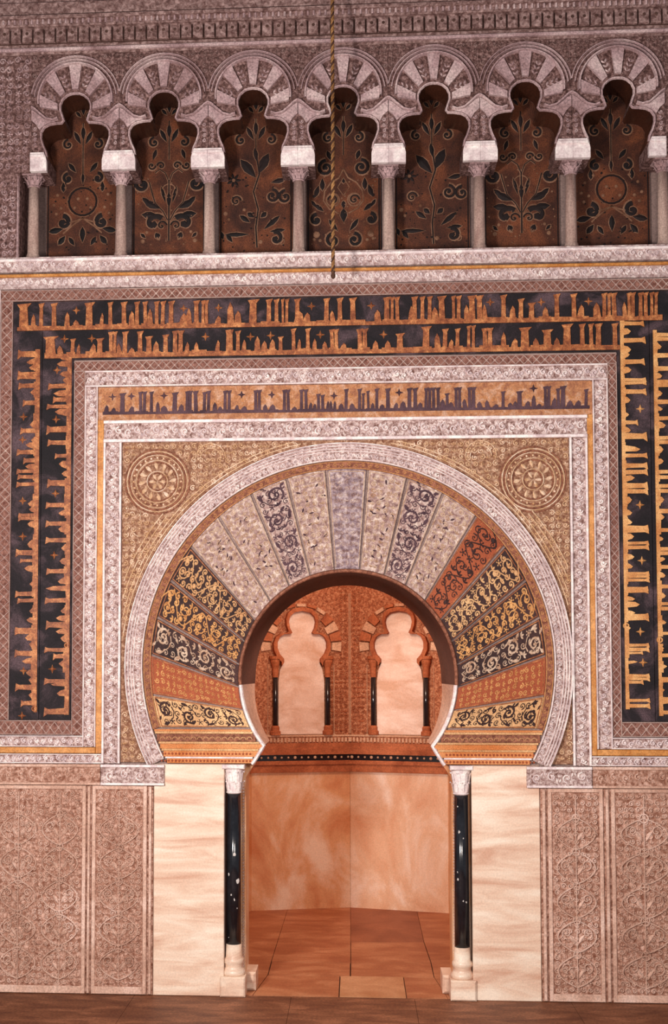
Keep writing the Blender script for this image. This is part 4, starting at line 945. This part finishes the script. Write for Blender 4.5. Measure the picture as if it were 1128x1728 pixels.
# ------------------------------------------------------------------ dado
def carved_slab(x0, x1, z0, z1, label, big=None, seed=1, d=.035, cell=.052):
    T = thing('carved_slab', label, 'carved slab', ((x0+x1)/2, 0, z0))
    MB().bbox(x0, x1, -d+.012, .018, z0, z1, .006).link('ground', 'dado_ground', T)
    b = MB(); w_ = .035; yy = -d+.012
    fillet(b, x0+.004, x0+w_, z0+.004, z1-.004, yy, .012); fillet(b, x1-w_, x1-.004, z0+.004, z1-.004, yy, .012); fillet(b, x0+w_, x1-w_, z0+.004, z0+w_+.03, yy, .012); fillet(b, x0+w_, x1-w_, z1-w_, z1-.004, yy, .012)
    b.link('border', 'dado', T)
    o = Orn(flat(yy)); arabesque(o, x0+w_+.01, x1-w_-.01, z0+w_+.04, z1-w_-.01, cell, .0105, .014, mirror=True, seed=seed); o.link('arabesque', 'dado', T, kind='stuff')
    o = Orn(flat(yy-.002)); nc = max(1, round((x1-x0)/.42)); h_ = z1-z0; wc = (x1-x0-2*w_-.02)/nc; hw = wc/2
    for ci in range(nc):
        xm = x0+w_+.01+wc*(ci+.5); o.ribbon([(xm, z0+w_+.04), (xm, z1-w_-.02)], .010, .016)
        for f_ in (.06, .22, .38, .54, .70):
            zc = z0+h_*(f_+.01); n_ = 16
            for sg in (-1, 1):
                o.ribbon([(xm+sg*hw*.85*math.sin(PI*k/n_)**.8, zc+h_*.15*k/n_) for k in range(n_+1)], .012, .018)
                o.leaf(xm+sg*.01, zc+h_*.04, PI/2-sg*.6, hw*.5, hw*.2, .018); o.spiral(xm+sg*hw*.45, zc+h_*.09, hw*.25, 1.3, -PI/2, sg, .011, .018, n=14)
            o.ring(xm, zc+h_*.15, hw*.16, .012, .018, 14)
    o.link('main_stems', 'dado', T)
    return T
zc0 = Z(1327)
carved_slab(X(-150,1500), X(146,1500), 0.002, zc0, 'wide carved marble slab at the left edge of the dado', seed=41)
carved_slab(X(155,1500), X(249,1500), 0.002, zc0, 'narrow carved marble slab left of the plain left slab', seed=42)
carved_slab(X(925,1500), X(1020,1500), 0.002, zc0, 'narrow carved marble slab right of the plain right slab', seed=43)
carved_slab(X(1032,1500), X(1330,1500), 0.002, zc0, 'wide carved marble slab at the right edge of the dado', seed=44)
def strip(a, b, label):
    T = thing('pilaster_strip', label, 'moulding', (X((a+b)/2,1500), 0, 0)); x0, x1 = X(a,1500), X(b,1500); w_ = (x1-x0)
    MB().bbox(x0+.001, x1-.001, -.02, .018, .002, zc0, .004).link('shaft', 'dado_ground', T)
    MB().bbox(x0+w_*.28, x1-w_*.28, -.04, -.0201, .01, zc0-.01, .005).link('bead', 'dado', T)
strip(146, 155, 'thin moulded strip between the two left carved slabs'); strip(249, 259, 'thin moulded strip beside the plain left marble slab')
strip(913, 925, 'thin moulded strip beside the plain right marble slab'); strip(1020, 1032, 'thin moulded strip between the two right carved slabs')
s1 = MB().bbox(X(260,1480), X(379,1480), -.03, .018, .002, IMPZ-.003, .006).link('marble_slab', 'marble'); tag(s1, 'plain cream marble slab left of the doorway', 'marble slab')
s2 = MB().bbox(X(797,1480), X(912,1480), -.03, .018, .002, IMPZ-.003, .006).link('marble_slab', 'marble'); tag(s2, 'plain cream marble slab right of the doorway', 'marble slab')
# capping above the carved slabs
def cap(x0, x1, label, m1='stucco_ground', m2='stucco_dim', z0=1326.5, d=.045, scrolls=False):
    T = thing('dado_capping', label, 'moulding', ((x0+x1)/2, 0, Z(1327)))
    MB().bbox(x0, x1, -d, .02, Z(z0), Z(1291), .006).link('block', m1, T)
    b = MB(); fillet(b, x0, x1, Z(1296), Z(1291.5), -d, .014); fillet(b, x0, x1, Z(z0), Z(z0-4), -d, .012); b.link('fillet', m2, T)
    o = Orn(flat(-d)); scroll_run(o, x0+.02, Z(1309), x1-.02, Z(1309), .11 if scrolls else .08, .13 if scrolls else .1, .012, .012); o.link('scrollwork', m2, T, kind='stuff')
cap(XL+.02, X(171,1300), 'long carved capping above the left carved slabs', 'dado_ground', 'dado')
cap(X(172,1300), X(279,1300), 'pale carved capping block under the left foot of the archivolt', 'stucco_ground', 'stucco', scrolls=True, d=.055)
cap(X(888,1300), X(998,1300), 'pale carved capping block under the right foot of the archivolt', 'stucco_ground', 'stucco', scrolls=True, d=.055)
cap(X(999,1300), XR-.02, 'long carved capping above the right carved slabs', 'dado_ground', 'dado')

# ------------------------------------------------------------------ doorway columns and jambs
for sg, side in ((-1,'left'), (1,'right')):
    cx = X(395,1470,.05) if sg < 0 else X(779.5,1470,.05); yc = .05
    T = thing('doorway_column', 'black marble column with white capital and base at the %s side of the doorway' % side, 'column', (cx, yc, 0))
    zz = lambda py: Z(py, yc-.05)
    r_ = .060
    sh = MB().lathe([(r_+.002, zz(1597)), (r_, zz(1470)), (r_-.003, zz(1341))], (cx,yc,0), 28).link('shaft', 'black', T, True)
    ch = MB(); rn = random.Random(5 if sg < 0 else 8)
    for k, (pz, rr) in enumerate(((1444,.012),(1489,.018),(1478,.010),(1520,.008),(1512,.006),(1535,.005),(1585,.006)) if sg < 0 else ((1402,.010),(1413,.006),(1470,.006),(1482,.009),(1520,.008),(1518,.006),(1360,.005))):
        a = -PI/2+rn.uniform(-.7,.7); n_ = len(ch.v); c_ = (cx+(r_+.001)*math.cos(a), yc+(r_+.001)*math.sin(a)); tx, ty = -math.sin(a), math.cos(a)
        ch.v.append((c_[0], c_[1]-.002, zz(pz)))
        for q in range(7): an = q*2*PI/7; r2 = rr*(.6+.6*rn.random()); ch.v.append((c_[0]+tx*r2*math.cos(an), c_[1]+ty*r2*math.cos(an), zz(pz)+1.4*r2*math.sin(an)))
        for q in range(7): ch.f.append((n_, n_+1+q, n_+1+(q+1) % 7))
    ch.link('white_chips', 'chip', sh)
    b = MB().lathe([(.088,.165),(.098,.178),(.098,.2),(.085,.215),(.075,.235),(.078,.26),(.088,.275),(.084,.3),(.070,.315),(r_+.004,zz(1597))], (cx,yc,0), 24); b.link('base', 'marble', T, True)
    MB().bbox(cx-.105, cx+.105, yc-.115, yc+.09, .003, .168, .012).link('plinth', 'marble', T)
    cp = MB(); z0, z1 = zz(1341), IMPZ-.004; H = z1-z0
    cp.lathe([(r_-.004,z0),(r_+.008,z0+.01),(r_-.002,z0+.022),(.064,z0+H*.4),(.075,z0+H*.7),(.085,z0+H*.84)], (cx,yc,0), 20)
    for rowk, (rr, z_, hl) in enumerate(((.060, z0+.022, H*.36), (.066, z0+H*.36, H*.42))):
        for k in range(8):
            a = 2*PI*(k+.5*rowk)/8; c, s_ = math.cos(a), math.sin(a); tx, ty = -s_, c; n = len(cp.v)
            for (o_, t_, wd_) in [(0,.0,.020),(.008,.5,.023),(.014,.85,.016),(.026,.98,.009),(.026,.86,.003)]:
                for q in (-1, 0, 1): q_r = rr+o_+(.006 if q == 0 else 0); cp.v.append((cx+c*q_r+tx*q*wd_, yc+s_*q_r+ty*q*wd_, z_+t_*hl))
            for i in range(4):
                for q in range(2): b_ = n+i*3+q; cp.f.append((b_, b_+1, b_+4, b_+3))
    cp.bbox(cx-.095, cx+.095, yc-.095, yc+.09, z1-H*.15, z1, .008)
    cp.link('capital', 'stucco', T)
    # jamb behind the column
    J = thing('door_jamb', 'orange marble jamb with carved white edge behind the %s doorway column' % side, 'jamb', (OX+sg*(JW+.05), .3, 0))
    xi = OX+sg*JW; xo = OX+sg*(NW-.003)
    prof = [(xi, .003), (xi, Z(1316)), (OX+sg*.845, Z(1306)), (OX+sg*.812, Z(1297)), (OX+sg*.803, IMPZ-.003), (xo, IMPZ-.003), (xo, .003)]
    if sg > 0: prof = prof[::-1]
    MB().prism(prof, .16, TH-.001).link('jamb_slab', 'niche_marble', J)
    ed = Orn(lambda u, v, h, xi=xi, sg=sg: (xi+u, .16-h, v))
    n = 60
    for k in range(n):
        ed.disc(sg*.02, .2+(Z(1318)-.22)*(k+.5)/n, .013, .012, 6)
    ed.link('carved_edge', 'dado', J)
    pb = MB(); xx0, xx1 = sorted((xi-sg*.085, xo)); pb.bbox(xx0, xx1, .165, .46, .003, .155, .02); pb.link('jamb_base', 'marble', J)

# ------------------------------------------------------------------ hanging rope
rx, ry = X(562, 240, -.5), -.5
T = thing('hanging_rope', 'twisted gold and brown rope hanging in front of the arcade', 'rope', (rx, ry, Z(466, -.5)))
z0, z1 = Z(460, -.5), ZTOP
for k, m_ in ((0,'rope'), (1,'rope_dark'), (2,'rope')):
    n = 420; pts = [(rx+.0085*math.cos(2*PI*(i/8)+k*2*PI/3), ry+.0085*math.sin(2*PI*(i/8)+k*2*PI/3), z0+(z1-z0)*i/n) for i in range(n+1)]
    MB().tube(pts, .0085, 5).link('strand', m_, T, True)
MB().lathe([(.004,-.05),(.016,-.04),(.019,-.02),(.014,.0),(.019,.01),(.012,.02)], (rx,ry,z0), 12).link('end_knot', 'rope_dark', T, True)
